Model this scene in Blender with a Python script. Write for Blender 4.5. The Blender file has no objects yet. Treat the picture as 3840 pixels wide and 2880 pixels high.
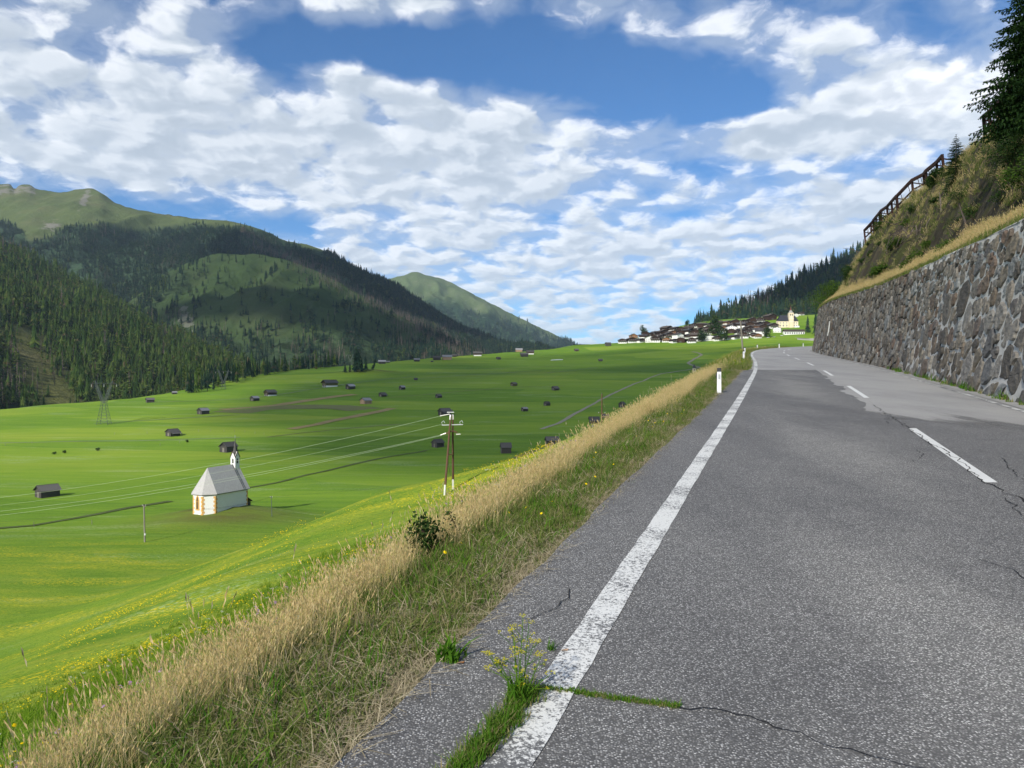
import bpy, bmesh, math, random
import numpy as np
from mathutils import Vector, Matrix
random.seed(7); rng = np.random.default_rng(7)
R = math.radians
sc = bpy.context.scene
COL = sc.collection

# ------------------------------------------------------------------ camera
EYE = 1.7
cam_d = bpy.data.cameras.new("camera"); cam = bpy.data.objects.new("camera", cam_d); COL.objects.link(cam)
cam.location = (0, 0, EYE); cam.rotation_euler = (R(90), 0, 0)
cam_d.sensor_width = 36; cam_d.lens = 36 * 2884 / 3840
cam_d.clip_start = 0.05; cam_d.clip_end = 60000
sc.camera = cam
sc.view_settings.view_transform = 'Standard'; sc.view_settings.look = 'None'
sc.view_settings.exposure = 0.35; sc.view_settings.gamma = 1.0
sc.render.engine = 'CYCLES'
sc.cycles.max_bounces = 5; sc.cycles.diffuse_bounces = 2; sc.cycles.glossy_bounces = 2
sc.cycles.transmission_bounces = 4; sc.cycles.transparent_max_bounces = 8; sc.cycles.volume_bounces = 0
sc.cycles.use_denoising = True; sc.cycles.use_adaptive_sampling = True; sc.cycles.adaptive_threshold = 0.02
sc.cycles.volume_step_rate = 1.0

# ------------------------------------------------------------------ node helper
def nd(t, typ, ins=None, **props):
    n = t.nodes.new(typ)
    for k, v in props.items(): setattr(n, k, v)
    for k, v in (ins or {}).items():
        s = n.inputs[k]
        if isinstance(v, bpy.types.NodeSocket): t.links.new(v, s)
        else: s.default_value = v
    return n
def math_(t, op, a, b=None, c=None, clamp=False):
    d = {0: a}
    if b is not None: d[1] = b
    if c is not None: d[2] = c
    return nd(t, 'ShaderNodeMath', d, operation=op, use_clamp=clamp).outputs[0]
def smooth(t, v, lo, hi, a=0.0, b=1.0):
    return nd(t, 'ShaderNodeMapRange', {'Value': v, 'From Min': lo, 'From Max': hi, 'To Min': a, 'To Max': b}, interpolation_type='SMOOTHSTEP').outputs[0]
def c4(c): return (c[0], c[1], c[2], 1.0)
def mixc(t, f, a, b, mode='MIX'):
    n = nd(t, 'ShaderNodeMix', {'Factor': f}, data_type='RGBA', blend_type=mode)
    for i, v in ((6, a), (7, b)):
        if isinstance(v, bpy.types.NodeSocket): t.links.new(v, n.inputs[i])
        else: n.inputs[i].default_value = c4(v)
    return n.outputs[2]
def noise(t, vec, scale, detail=4, rough=0.55, dist=0.0):
    return nd(t, 'ShaderNodeTexNoise', {'Vector': vec, 'Scale': scale, 'Detail': detail, 'Roughness': rough, 'Distortion': dist}).outputs[0]
def mapping(t, vec, scale=(1, 1, 1), rot=(0, 0, 0), loc=(0, 0, 0)):
    return nd(t, 'ShaderNodeMapping', {'Vector': vec, 'Scale': scale, 'Rotation': rot, 'Location': loc}).outputs[0]
def ramp(t, f, stops):
    n = nd(t, 'ShaderNodeValToRGB', {'Fac': f}); e = n.color_ramp.elements
    while len(e) > 1: e.remove(e[-1])
    e[0].position = stops[0][0]; e[0].color = c4(stops[0][1])
    for p, c in stops[1:]:
        x = e.new(p); x.color = c4(c)
    return n.outputs[0]

# ------------------------------------------------------------------ sun and sky
SUN = Vector((-0.42, -0.73, 0.55)).normalized()
sun_d = bpy.data.lights.new("sun", 'SUN'); sun_d.energy = 4.9; sun_d.angle = R(1.4); sun_d.color = (1.0, 0.94, 0.84)
sun_o = bpy.data.objects.new("sun", sun_d); COL.objects.link(sun_o)
sun_o.rotation_euler = SUN.to_track_quat('Z', 'Y').to_euler(); sun_o.location = (-50, -20, 60)

def pix_dir(px, py):            # direction functions used by the cloud field: sine of azimuth, slope of elevation
    a = (px - 1920) / 2884; e = (1440 - py) / 2884; k = math.sqrt(1 + a * a)
    return a / k, e / k
def build_world():
    w = bpy.data.worlds.new("World"); sc.world = w; w.use_nodes = True
    t = w.node_tree; t.nodes.clear()
    sky = nd(t, 'ShaderNodeTexSky', sky_type='NISHITA', sun_disc=False, sun_elevation=math.asin(SUN.z),
             sun_rotation=math.atan2(SUN.x, SUN.y), altitude=1500, air_density=1.0, dust_density=0.35, ozone_density=2.2)
    skyc = mixc(t, 1.0, sky.outputs[0], (0.40, 0.80, 1.12), 'MULTIPLY')
    tc = nd(t, 'ShaderNodeTexCoord')
    sep = nd(t, 'ShaderNodeSeparateXYZ', {0: tc.outputs['Generated']})
    x, y, z = sep.outputs
    hyp = math_(t, 'MAXIMUM', math_(t, 'SQRT', math_(t, 'ADD', math_(t, 'MULTIPLY', x, x), math_(t, 'MULTIPLY', y, y))), 0.02)
    A = math_(t, 'DIVIDE', x, hyp); E = math_(t, 'DIVIDE', z, hyp)
    zc = math_(t, 'ADD', math_(t, 'MAXIMUM', z, 0.0), 0.24)
    # cloud sheet seen in perspective
    P = nd(t, 'ShaderNodeCombineXYZ', {0: math_(t, 'DIVIDE', x, zc), 1: math_(t, 'DIVIDE', y, zc), 2: 0.0}).outputs[0]
    AE = nd(t, 'ShaderNodeCombineXYZ', {0: A, 1: E, 2: 0.0}).outputs[0]
    cov = None
    blobs = [  # px, py, half-width px, half-height px, weight
        (260, 420, 620, 190, .17), (900, 560, 620, 170, .17), (1350, 640, 560, 170, .12), (190, 80, 300, 100, .24), (760, 150, 210, 120, .19), (560, 330, 500, 120, .08),
        (1480, 20, 200, 80, .34), (1310, 300, 110, 60, .27), (2560, 90, 430, 90, .22), (3100, 150, 420, 90, .20), (2250, 20, 160, 60, .16),
        (3480, 380, 420, 170, .36), (3150, 400, 400, 140, .16), (1700, 400, 280, 90, .26), (1950, 500, 380, 130, .26), (2090, 460, 80, 50, .16), (2850, 520, 120, 70, .30), (3130, 730, 340, 120, .12), (2600, 330, 120, 60, .0),
        (1780, 190, 460, 120, -.34), (2400, 330, 380, 130, -.36), (560, 775, 340, 46, -.26), (60, 770, 260, 40, -.16), (70, 400, 110, 40, -.16), (1000, 850, 300, 46, -.22), (430, 480, 80, 40, -.10),
        (3560, 110, 300, 110, -.26), (2620, 440, 260, 80, -.26), (2950, 640, 420, 50, -.24), (2650, 780, 200, 46, -.20), (3350, 620, 200, 40, -.14), (2150, 590, 160, 40, -.12),
        (2300, 640, 420, 110, .12), (2750, 900, 900, 140, .10), (1150, 210, 300, 130, -.20), (420, 190, 200, 60, -.13), (130, 300, 240, 40, -.08), (900, 420, 160, 45, -.07), (1280, 560, 160, 50, -.14), (330, 150, 90, 50, -.12), (2500, 640, 240, 40, -.10), (1600, 420, 150, 60, -.10)]
    for px, py, hx, hy, wt in blobs:
        a, e = pix_dir(px, py); sx, sy = 2884 / hx, 2884 / hy
        v = nd(t, 'ShaderNodeVectorMath', {0: AE, 1: (sx, sy, 0), 2: (-a * sx, -e * sy, 0)}, operation='MULTIPLY_ADD').outputs[0]
        d = nd(t, 'ShaderNodeVectorMath', {0: v, 1: v}, operation='DOT_PRODUCT').outputs['Value']
        g = math_(t, 'POWER', 0.5, d)
        cov = math_(t, 'MULTIPLY', g, wt) if cov is None else math_(t, 'MULTIPLY_ADD', g, wt, cov)
    cov = math_(t, 'ADD', cov, nd(t, 'ShaderNodeMapRange', {'Value': E, 'From Min': 0.42, 'From Max': 0.12, 'To Min': 0.0, 'To Max': 0.195}).outputs[0])
    def field(vec, det):
        big = nd(t, 'ShaderNodeTexNoise', {'Vector': vec, 'Scale': 2.3, 'Detail': 2.0, 'Roughness': 0.5, 'Distortion': 0.0}, noise_dimensions='2D').outputs[0]
        fine = nd(t, 'ShaderNodeTexNoise', {'Vector': vec, 'Scale': 7.5, 'Detail': det, 'Roughness': 0.56, 'Distortion': 0.0}, noise_dimensions='2D').outputs[0]
        puff = nd(t, 'ShaderNodeTexVoronoi', {'Vector': vec, 'Scale': 10.0}, feature='F1', voronoi_dimensions='2D').outputs[0]
        s = math_(t, 'MULTIPLY_ADD', big, 0.40, math_(t, 'MULTIPLY', fine, 0.84))
        return math_(t, 'MULTIPLY_ADD', math_(t, 'SUBTRACT', 0.45, puff), 0.22, s)
    # wind-drawn wisps: warp the sheet a little so that cells do not read as a pattern
    wrp = nd(t, 'ShaderNodeTexNoise', {'Vector': P, 'Scale': 9.0, 'Detail': 3.0}, noise_dimensions='2D').outputs['Color']
    P = nd(t, 'ShaderNodeVectorMath', {0: nd(t, 'ShaderNodeVectorMath', {0: wrp, 1: (0.5, 0.5, 0.5)}, operation='SUBTRACT').outputs[0], 1: (0.07, 0.07, 0.0), 2: P}, operation='MULTIPLY_ADD').outputs[0]
    f0 = field(P, 6.0)
    Pup = nd(t, 'ShaderNodeVectorMath', {0: P, 1: (-0.018, -0.045, 0)}, operation='ADD').outputs[0]     # the same sheet a little nearer: relief of the cloud tops
    f1 = field(Pup, 3.0)
    dens = math_(t, 'ADD', f0, cov)
    mask = smooth(t, dens, 0.625, 0.93)
    thick = smooth(t, dens, 0.74, 1.08)
    relief = smooth(t, math_(t, 'SUBTRACT', f0, f1), -0.15, 0.17)
    br = math_(t, 'ADD', math_(t, 'MULTIPLY', relief, 0.62), math_(t, 'MULTIPLY', math_(t, 'SUBTRACT', 1.0, thick), 0.34))
    col = ramp(t, br, [(0.0, (0.40, 0.455, 0.515)), (0.35, (0.50, 0.55, 0.605)), (0.62, (0.63, 0.67, 0.71)), (0.85, (0.80, 0.82, 0.84)), (1.0, (0.92, 0.93, 0.94))])
    # the cumulus to the right stands in fuller light and is whiter
    a, e = pix_dir(3560, 320); v = nd(t, 'ShaderNodeVectorMath', {0: AE, 1: (2884 / 300, 2884 / 120, 0), 2: (-a * 2884 / 300, -e * 2884 / 120, 0)}, operation='MULTIPLY_ADD').outputs[0]
    d = nd(t, 'ShaderNodeVectorMath', {0: v}, operation='LENGTH').outputs['Value']
    col = mixc(t, smooth(t, d, 1.3, 0.2, 0, 0.75), col, mixc(t, relief, (0.66, 0.69, 0.73), (1.05, 1.05, 1.05)))
    col = mixc(t, smooth(t, E, 0.19, 0.0, 0.0, 0.75), col, (0.46, 0.565, 0.67))
    veil = smooth(t, math_(t, 'ADD', math_(t, 'MULTIPLY', f1, 0.6), math_(t, 'ADD', math_(t, 'MULTIPLY', f0, 0.4), cov)), 0.52, 0.84, 0.0, 0.42)
    mask = math_(t, 'MAXIMUM', math_(t, 'MULTIPLY', mask, 0.93), veil)
    b1 = nd(t, 'ShaderNodeBackground', {'Color': skyc, 'Strength': 0.092})
    b2 = nd(t, 'ShaderNodeBackground', {'Color': col, 'Strength': 1.12})
    mx = nd(t, 'ShaderNodeMixShader', {0: mask, 1: b1.outputs[0], 2: b2.outputs[0]})
    nd(t, 'ShaderNodeOutputWorld', {0: mx.outputs[0]})
    w.cycles.sampling_method = 'MANUAL'; w.cycles.sample_map_resolution = 512
build_world()

# ------------------------------------------------------------------ object helpers
def tag(o, label=None, cat=None, group=None, kind=None):
    if label: o['label'] = label
    if cat: o['category'] = cat
    if group: o['group'] = group
    if kind: o['kind'] = kind
    return o
def link(o, parent=None):
    COL.objects.link(o)
    if parent is not None: o.parent = parent
    return o
def empty(name, loc=(0, 0, 0), rz=0.0, parent=None):
    o = bpy.data.objects.new(name, None); o.empty_display_size = 0.3
    o.location = loc; o.rotation_euler = (0, 0, rz)
    return link(o, parent)
def new_mesh(name, V, F, mats=None, smooth_=False, fm=None):
    me = bpy.data.meshes.new(name)
    me.from_pydata([tuple(v) for v in V], [], [tuple(f) for f in F])
    for m in (mats or []): me.materials.append(m)
    if smooth_: me.polygons.foreach_set('use_smooth', [True] * len(me.polygons))
    if fm is not None: me.polygons.foreach_set('material_index', list(fm))
    me.update()
    return me
def mobj(name, V, F, m, parent=None, smooth_=False, fm=None):
    ms = m if isinstance(m, (list, tuple)) else [m]
    return link(bpy.data.objects.new(name, new_mesh(name, V, F, ms, smooth_, fm)), parent)
def copy_tree(o, parent=None):
    c = o.copy(); COL.objects.link(c); c.parent = parent
    for ch in o.children: copy_tree(ch, c)
    return c
class MB:
    """collects shapes into one mesh"""
    def __init__(s): s.v = []; s.f = []
    def add(s, V, F):
        n = len(s.v); s.v += [tuple(p) for p in V]; s.f += [tuple(i + n for i in f) for f in F]; return s
    def box(s, x0, x1, y0, y1, z0, z1):
        V = [(x, y, z) for z in (z0, z1) for y in (y0, y1) for x in (x0, x1)]
        return s.add(V, [(0, 2, 3, 1), (4, 5, 7, 6), (0, 1, 5, 4), (2, 6, 7, 3), (0, 4, 6, 2), (1, 3, 7, 5)])
    def bar(s, a, b, w, h=None, up=(0, 0, 1)):
        a = Vector(a); b = Vector(b); d = (b - a).normalized(); h = h or w
        u = Vector(up); sd = d.cross(u)
        if sd.length < 1e-4: sd = d.cross(Vector((1, 0, 0)))
        sd.normalize(); u = sd.cross(d).normalized()
        V = [p + sd * i * w / 2 + u * j * h / 2 for p in (a, b) for i, j in ((-1, -1), (1, -1), (1, 1), (-1, 1))]
        return s.add(V, [(3, 2, 1, 0), (4, 5, 6, 7), (0, 1, 5, 4), (1, 2, 6, 5), (2, 3, 7, 6), (3, 0, 4, 7)])
    def tube(s, pts, rad, n=8, cap=True):
        pts = [Vector(p) for p in pts]; rr = rad if isinstance(rad, (list, tuple)) else [rad] * len(pts)
        V = []; F = []
        for i, p in enumerate(pts):
            d = (pts[min(i + 1, len(pts) - 1)] - pts[max(i - 1, 0)]).normalized()
            sd = d.cross(Vector((0, 0, 1)))
            if sd.length < 1e-3: sd = Vector((1, 0, 0))
            sd.normalize(); u = sd.cross(d)
            V += [p + (sd * math.cos(2 * math.pi * k / n) + u * math.sin(2 * math.pi * k / n)) * rr[i] for k in range(n)]
        for i in range(len(pts) - 1):
            F += [(i * n + k, i * n + (k + 1) % n, (i + 1) * n + (k + 1) % n, (i + 1) * n + k) for k in range(n)]
        if cap: F += [tuple(range(n))[::-1], tuple(range((len(pts) - 1) * n, len(pts) * n))]
        return s.add(V, F)
    def obj(s, name, m, parent=None, smooth_=False): return mobj(name, s.v, s.f, m, parent, smooth_)
    def mesh(s, name, m, smooth_=False): return new_mesh(name, s.v, s.f, m if isinstance(m, (list, tuple)) else [m], smooth_)

def pchip(xs, ys):
    xs = np.array(xs, float); ys = np.array(ys, float); h = np.diff(xs); d = np.diff(ys) / h
    m = np.zeros_like(ys); m[0] = d[0]; m[-1] = d[-1]
    for i in range(1, len(xs) - 1):
        if d[i - 1] * d[i] > 0:
            w1 = 2 * h[i] + h[i - 1]; w2 = h[i] + 2 * h[i - 1]
            m[i] = (w1 + w2) / (w1 / d[i - 1] + w2 / d[i])
    def f(x):
        x = np.asarray(x, float); i = np.clip(np.searchsorted(xs, x) - 1, 0, len(h) - 1)
        t = (x - xs[i]) / h[i]
        lo = t < 0; hi = t > 1; tt = np.clip(t, 0, 1)
        r = ((2 * tt**3 - 3 * tt**2 + 1) * ys[i] + (tt**3 - 2 * tt**2 + tt) * h[i] * m[i] + (-2 * tt**3 + 3 * tt**2) * ys[i + 1] + (tt**3 - tt**2) * h[i] * m[i + 1])
        r = r + np.where(lo, t * h[i] * m[0], 0) + np.where(hi, (t - 1) * h[i] * m[-1], 0)
        return r
    return f
def vnoise(x, y, seed=0):
    x = np.asarray(x, float); y = np.asarray(y, float)
    xi = np.floor(x).astype(np.int64); yi = np.floor(y).astype(np.int64); fx = x - xi; fy = y - yi
    fx = fx * fx * (3 - 2 * fx); fy = fy * fy * (3 - 2 * fy)
    def h(a, b):
        n = (a * 374761393 + b * 668265263 + seed * 1442695041) & 0xffffffff
        n = ((n ^ (n >> 13)) * 1274126177) & 0xffffffff
        return ((n ^ (n >> 16)) & 0xffff) / 65535.0
    return (h(xi, yi) * (1 - fx) + h(xi + 1, yi) * fx) * (1 - fy) + (h(xi, yi + 1) * (1 - fx) + h(xi + 1, yi + 1) * fx) * fy
def fbm(x, y, seed=0, oct=4):
    s = 0; a = 0.5; k = 1.0
    for i in range(oct):
        s = s + a * (vnoise(np.asarray(x) * k, np.asarray(y) * k, seed + i * 17) - 0.5); a *= 0.5; k *= 2.03
    return s
def sstep(x, a, b):
    t = np.clip((np.asarray(x, float) - a) / (b - a), 0, 1); return t * t * (3 - 2 * t)
# ------------------------------------------------------------------ materials
def material(name, build, rough=0.9, spec=0.15):
    m = bpy.data.materials.new(name); m.use_nodes = True; t = m.node_tree
    b = t.nodes['Principled BSDF']; b.inputs['Roughness'].default_value = rough; b.inputs['Specular IOR Level'].default_value = spec
    col = build(t, b)
    if col is not None:
        if isinstance(col, bpy.types.NodeSocket): t.links.new(col, b.inputs['Base Color'])
        else: b.inputs['Base Color'].default_value = c4(col)
    return m
def POS(t): return nd(t, 'ShaderNodeNewGeometry').outputs['Position']
def OBJC(t): return nd(t, 'ShaderNodeTexCoord').outputs['Object']
def RND(t): return nd(t, 'ShaderNodeObjectInfo').outputs['Random']
def ISL(t): return math_(t, 'FRACT', math_(t, 'ADD', math_(t, 'MULTIPLY', nd(t, 'ShaderNodeNewGeometry').outputs['Random Per Island'], 7.31), math_(t, 'MULTIPLY', RND(t), 3.77)))
def attr(t, n): return nd(t, 'ShaderNodeAttribute', attribute_name=n).outputs['Fac']
def bump(t, b, h, dist=0.02, strength=1.0):
    n = nd(t, 'ShaderNodeBump', {'Height': h, 'Distance': dist, 'Strength': strength}); t.links.new(n.outputs[0], b.inputs['Normal'])
def flat(name, c, rough=0.85, var=0.25, scale=3.0, spec=0.15):
    def f(t, b):
        n = noise(t, OBJC(t), scale, 5, 0.6)
        return mixc(t, n, tuple(x * (1 - var) for x in c), tuple(x * (1 + var) for x in c))
    return material(name, f, rough, spec)

def _meadow(t, b):
    p = POS(t)
    cells = nd(t, 'ShaderNodeTexVoronoi', {'Vector': mapping(t, p, scale=(0.006, 0.022, 0.0), rot=(0, 0, 0.12)), 'Scale': 1.0, 'Randomness': 0.9}, feature='F1')
    par = nd(t, 'ShaderNodeSeparateColor', {0: cells.outputs['Color']}).outputs[0]
    big = noise(t, mapping(t, p, scale=(0.010, 0.03, 0.01)), 1.0, 4, 0.6)
    mid = noise(t, mapping(t, p, scale=(0.05, 0.16, 0.1)), 1.0, 6, 0.65)
    fine = noise(t, mapping(t, p, scale=(1.4, 2.6, 2.0)), 1.0, 8, 0.7)
    stripe2 = noise(t, mapping(t, p, scale=(0.035, 0.75, 0.1), rot=(0, 0, 0.06)), 1.0, 5, 0.7)
    pale_bloom = noise(t, mapping(t, p, scale=(0.02, 0.09, 0.05), loc=(7, 3, 0)), 1.0, 5, 0.65)
    stripe = noise(t, mapping(t, p, scale=(0.012, 0.17, 0.02), rot=(0, 0, 0.10)), 1.0, 5, 0.7)
    f = math_(t, 'ADD', math_(t, 'MULTIPLY', par, 0.26), math_(t, 'ADD', math_(t, 'MULTIPLY', big, 0.40), math_(t, 'MULTIPLY', stripe, 0.40)))
    c = ramp(t, f, [(0.26, (0.054, 0.128, 0.011)), (0.44, (0.098, 0.200, 0.016)), (0.60, (0.170, 0.275, 0.023)), (0.78, (0.285, 0.340, 0.042))])
    c = mixc(t, math_(t, 'MULTIPLY', smooth(t, fine, 0.35, 0.7), 0.5), c, (0.155, 0.255, 0.030))
    c = mixc(t, smooth(t, fine, 0.50, 0.28, 0, 0.45), c, (0.040, 0.095, 0.010))
    c = mixc(t, smooth(t, stripe2, 0.42, 0.62, 0.0, 0.30), c, (0.21, 0.29, 0.035))
    c = mixc(t, smooth(t, stripe2, 0.46, 0.30, 0.0, 0.35), c, (0.045, 0.085, 0.016))
    c = mixc(t, math_(t, 'MULTIPLY', smooth(t, pale_bloom, 0.54, 0.68, 0, 0.5), smooth(t, fine, 0.40, 0.60)), c, (0.30, 0.36, 0.19))  # pale green-white flower patches
    # bright flowering hillside below the road
    s = attr(t, 'slope')
    sl = noise(t, mapping(t, p, scale=(0.05, 0.16, 0.06), rot=(0, 0, 0.05)), 1.0, 4, 0.6)
    cs = ramp(t, sl, [(0.30, (0.100, 0.190, 0.020)), (0.5, (0.170, 0.250, 0.026)), (0.68, (0.25, 0.295, 0.034))])
    gr = noise(t, mapping(t, p, scale=(5.0, 7.0, 6.0)), 1.0, 6, 0.72)
    cs = mixc(t, smooth(t, fine, 0.55, 0.34, 0, 0.65), cs, (0.060, 0.140, 0.012))
    cs = mixc(t, smooth(t, gr, 0.52, 0.36, 0, 0.6), cs, (0.040, 0.105, 0.008))
    cs = mixc(t, smooth(t, gr, 0.55, 0.68, 0, 0.5), cs, (0.27, 0.35, 0.06))
    band = noise(t, mapping(t, p, scale=(0.04, 0.20, 0.05), rot=(0, 0, 0.10), loc=(3, 1, 0)), 1.0, 3, 0.6)
    speck = noise(t, mapping(t, p, scale=(2.2, 4.5, 3.0)), 1.0, 5, 0.7)
    fl = math_(t, 'MULTIPLY', smooth(t, band, 0.46, 0.66), smooth(t, speck, 0.50, 0.60))
    cs = mixc(t, math_(t, 'MULTIPLY', fl, 0.85), cs, (0.58, 0.46, 0.02))
    wb = noise(t, mapping(t, p, scale=(0.03, 0.13, 0.05), loc=(9, 4, 0)), 1.0, 3, 0.6)
    sp2 = noise(t, mapping(t, p, scale=(1.5, 4.0, 3.0), loc=(5, 5, 5)), 1.0, 5, 0.7)
    cs = mixc(t, math_(t, 'MULTIPLY', smooth(t, wb, 0.52, 0.68, 0, 0.5), smooth(t, sp2, 0.52, 0.62)), cs, (0.36, 0.46, 0.28))
    c = mixc(t, s, c, cs)
    # roadside verge: dry soil and straw showing between blades
    v = attr(t, 'verge')
    vn = noise(t, mapping(t, p, scale=(6, 6, 6)), 1.0, 6, 0.7)
    c = mixc(t, v, c, mixc(t, smooth(t, vn, 0.35, 0.65), (0.050, 0.075, 0.016), (0.16, 0.135, 0.07)))
    # foot of the knolls and the ground below the chapel: browner turf
    k = attr(t, 'brown')
    c = mixc(t, math_(t, 'MULTIPLY', k, smooth(t, mid, 0.3, 0.6, 0.5, 1.0)), c, (0.10, 0.105, 0.030))
    h = math_(t, 'ADD', math_(t, 'MULTIPLY', fine, 0.25), math_(t, 'MULTIPLY', mid, 1.0))
    bump(t, b, h, 0.8, 0.35)
    return c
M_meadow = material('meadow_grass', _meadow, 0.95, 0.05)

def _asph(dark):
    def f(t, b):
        p = POS(t)
        v = nd(t, 'ShaderNodeTexVoronoi', {'Vector': p, 'Scale': 95.0 if dark else 130.0}, feature='F1')
        rc = nd(t, 'ShaderNodeSeparateColor', {0: v.outputs['Color']}).outputs[0]
        st = math_(t, 'MULTIPLY', rc, smooth(t, v.outputs['Distance'], 0.75, 0.25))
        w = noise(t, mapping(t, p, scale=(0.55, 0.16, 0.3), rot=(0, 0, -0.32)), 1.0, 5, 0.6)
        w2 = noise(t, p, 3.2, 5, 0.65)
        w3 = noise(t, p, 26.0, 3, 0.6)
        if dark:
            c = ramp(t, st, [(0.0, (0.088, 0.086, 0.083)), (0.40, (0.182, 0.178, 0.171)), (0.72, (0.315, 0.308, 0.295)), (1.0, (0.62, 0.61, 0.585))])
            k = math_(t, 'ADD', math_(t, 'MULTIPLY', w, 0.75), math_(t, 'MULTIPLY', w2, 0.25))
            c = mixc(t, 1.0, c, ramp(t, k, [(0.32, (0.80, 0.80, 0.82)), (0.55, (1.12, 1.12, 1.12)), (0.75, (1.42, 1.41, 1.38))]), 'MULTIPLY')
            sx, sy, sz = nd(t, 'ShaderNodeSeparateXYZ', {0: p}).outputs
            lat = math_(t, 'ADD', math_(t, 'SUBTRACT', sx, math_(t, 'MULTIPLY', sy, 0.333)), 0.95 - 1.95)      # metres from the middle of the lane, polished by wheels
            pol = math_(t, 'MULTIPLY', smooth(t, math_(t, 'ABSOLUTE', lat), 1.5, 0.2), smooth(t, w, 0.30, 0.60))
            c = mixc(t, math_(t, 'MULTIPLY', pol, 0.9), c, mixc(t, 1.0, c, (1.32, 1.31, 1.28), 'MULTIPLY'))
            c = mixc(t, smooth(t, w3, 0.62, 0.75, 0, 0.35), c, (0.05, 0.05, 0.055))
        else:
            c = ramp(t, st, [(0.0, (0.285, 0.277, 0.264)), (0.6, (0.345, 0.336, 0.322)), (1.0, (0.46, 0.45, 0.43))])
            k = math_(t, 'ADD', math_(t, 'MULTIPLY', w, 0.8), math_(t, 'MULTIPLY', w2, 0.2))
            c = mixc(t, 1.0, c, ramp(t, k, [(0.30, (0.78, 0.78, 0.79)), (0.5, (1.05, 1.05, 1.04)), (0.72, (1.22, 1.21, 1.18))]), 'MULTIPLY')
        bump(t, b, st, 0.004, 0.9 if dark else 0.4)
        return c
    return f
M_asph_d = material('worn_coarse_asphalt', _asph(True), 0.82, 0.35)
M_asph_l = material('pale_smooth_asphalt', _asph(False), 0.75, 0.35)
def _asph_fade():
    m = material('patchy_worn_asphalt', _asph(True), 0.82, 0.35); t = m.node_tree; b = t.nodes['Principled BSDF']; p = POS(t)
    n = math_(t, 'ADD', math_(t, 'MULTIPLY', noise(t, mapping(t, p, scale=(1.1, 0.30, 1), rot=(0, 0, -0.32)), 1.0, 6, 0.65), 0.7), math_(t, 'MULTIPLY', noise(t, p, 60.0, 2, 0.6), 0.3))
    k = smooth(t, math_(t, 'ADD', n, attr(t, 'wear')), 0.88, 1.12)
    o = t.nodes['Material Output']; mx = nd(t, 'ShaderNodeMixShader', {0: k, 1: nd(t, 'ShaderNodeBsdfTransparent').outputs[0], 2: b.outputs[0]}); t.links.new(mx.outputs[0], o.inputs[0])
    return m
M_asph_f = _asph_fade()
def _paint(wear):
    def f(t, b):
        p = POS(t)
        n = noise(t, p, 38.0, 5, 0.75); n2 = noise(t, p, 1.6, 4, 0.6)
        v = nd(t, 'ShaderNodeTexVoronoi', {'Vector': p, 'Scale': 95.0}, feature='F1')
        k = math_(t, 'ADD', math_(t, 'MULTIPLY', n, 0.6), math_(t, 'MULTIPLY', n2, 0.4))
        k = math_(t, 'ADD', k, math_(t, 'MULTIPLY', v.outputs['Distance'], 0.10))
        bump(t, b, v.outputs['Distance'], 0.003, 0.5)
        return mixc(t, smooth(t, k, wear, wear + 0.10), mixc(t, n2, (0.60, 0.60, 0.57), (0.78, 0.78, 0.75)), (0.13, 0.13, 0.13))
    return f
M_line = material('worn_road_paint', _paint(0.535), 0.7, 0.3)
M_dash = material('fresh_road_paint', _paint(0.78), 0.6, 0.4)
M_faint = material('faded_road_paint', _paint(0.50), 0.8, 0.2)
M_crack = flat('crack_tar', (0.022, 0.021, 0.021), 0.8, 0.4, 30)

def _stone(t, b):
    r = ISL(t); p = POS(t)
    n = noise(t, mapping(t, p, scale=(1, 1, 2.2)), 3.5, 7, 0.65); n2 = noise(t, p, 22, 5, 0.7)
    c = ramp(t, r, [(0.0, (0.078, 0.070, 0.060)), (0.25, (0.125, 0.115, 0.100)), (0.48, (0.190, 0.172, 0.145)), (0.62, (0.225, 0.212, 0.190)),
                    (0.72, (0.150, 0.130, 0.100)), (0.84, (0.125, 0.092, 0.072)), (0.90, (0.115, 0.112, 0.108)), (1.0, (0.225, 0.235, 0.230))])
    c = mixc(t, 1.0, c, ramp(t, n, [(0.28, (0.55, 0.54, 0.53)), (0.5, (1.0, 1.0, 1.0)), (0.75, (1.65, 1.6, 1.5))]), 'MULTIPLY')
    c = mixc(t, smooth(t, noise(t, p, 1.3, 4), 0.62, 0.75, 0, 0.5), c, (0.14, 0.105, 0.07))
    c = mixc(t, smooth(t, n2, 0.60, 0.78, 0, 0.5), c, (0.24, 0.235, 0.22))
    bump(t, b, math_(t, 'ADD', n, math_(t, 'MULTIPLY', n2, 0.25)), 0.09, 0.9)
    return c
M_stone = material('rough_wall_stone', _stone, 0.85, 0.25)
def _mortar(t, b):
    p = POS(t); m = attr(t, 'mortar')
    n = noise(t, p, 9, 6, 0.7)
    bump(t, b, n, 0.03, 0.8)
    return mixc(t, m, (0.035, 0.032, 0.028), mixc(t, n, (0.46, 0.44, 0.40), (0.66, 0.64, 0.59)))
M_mortar = material('pale_mortar', _mortar, 0.95, 0.1)
M_conc = flat('weathered_concrete', (0.30, 0.295, 0.28), 0.9, 0.3, 2.0)

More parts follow.
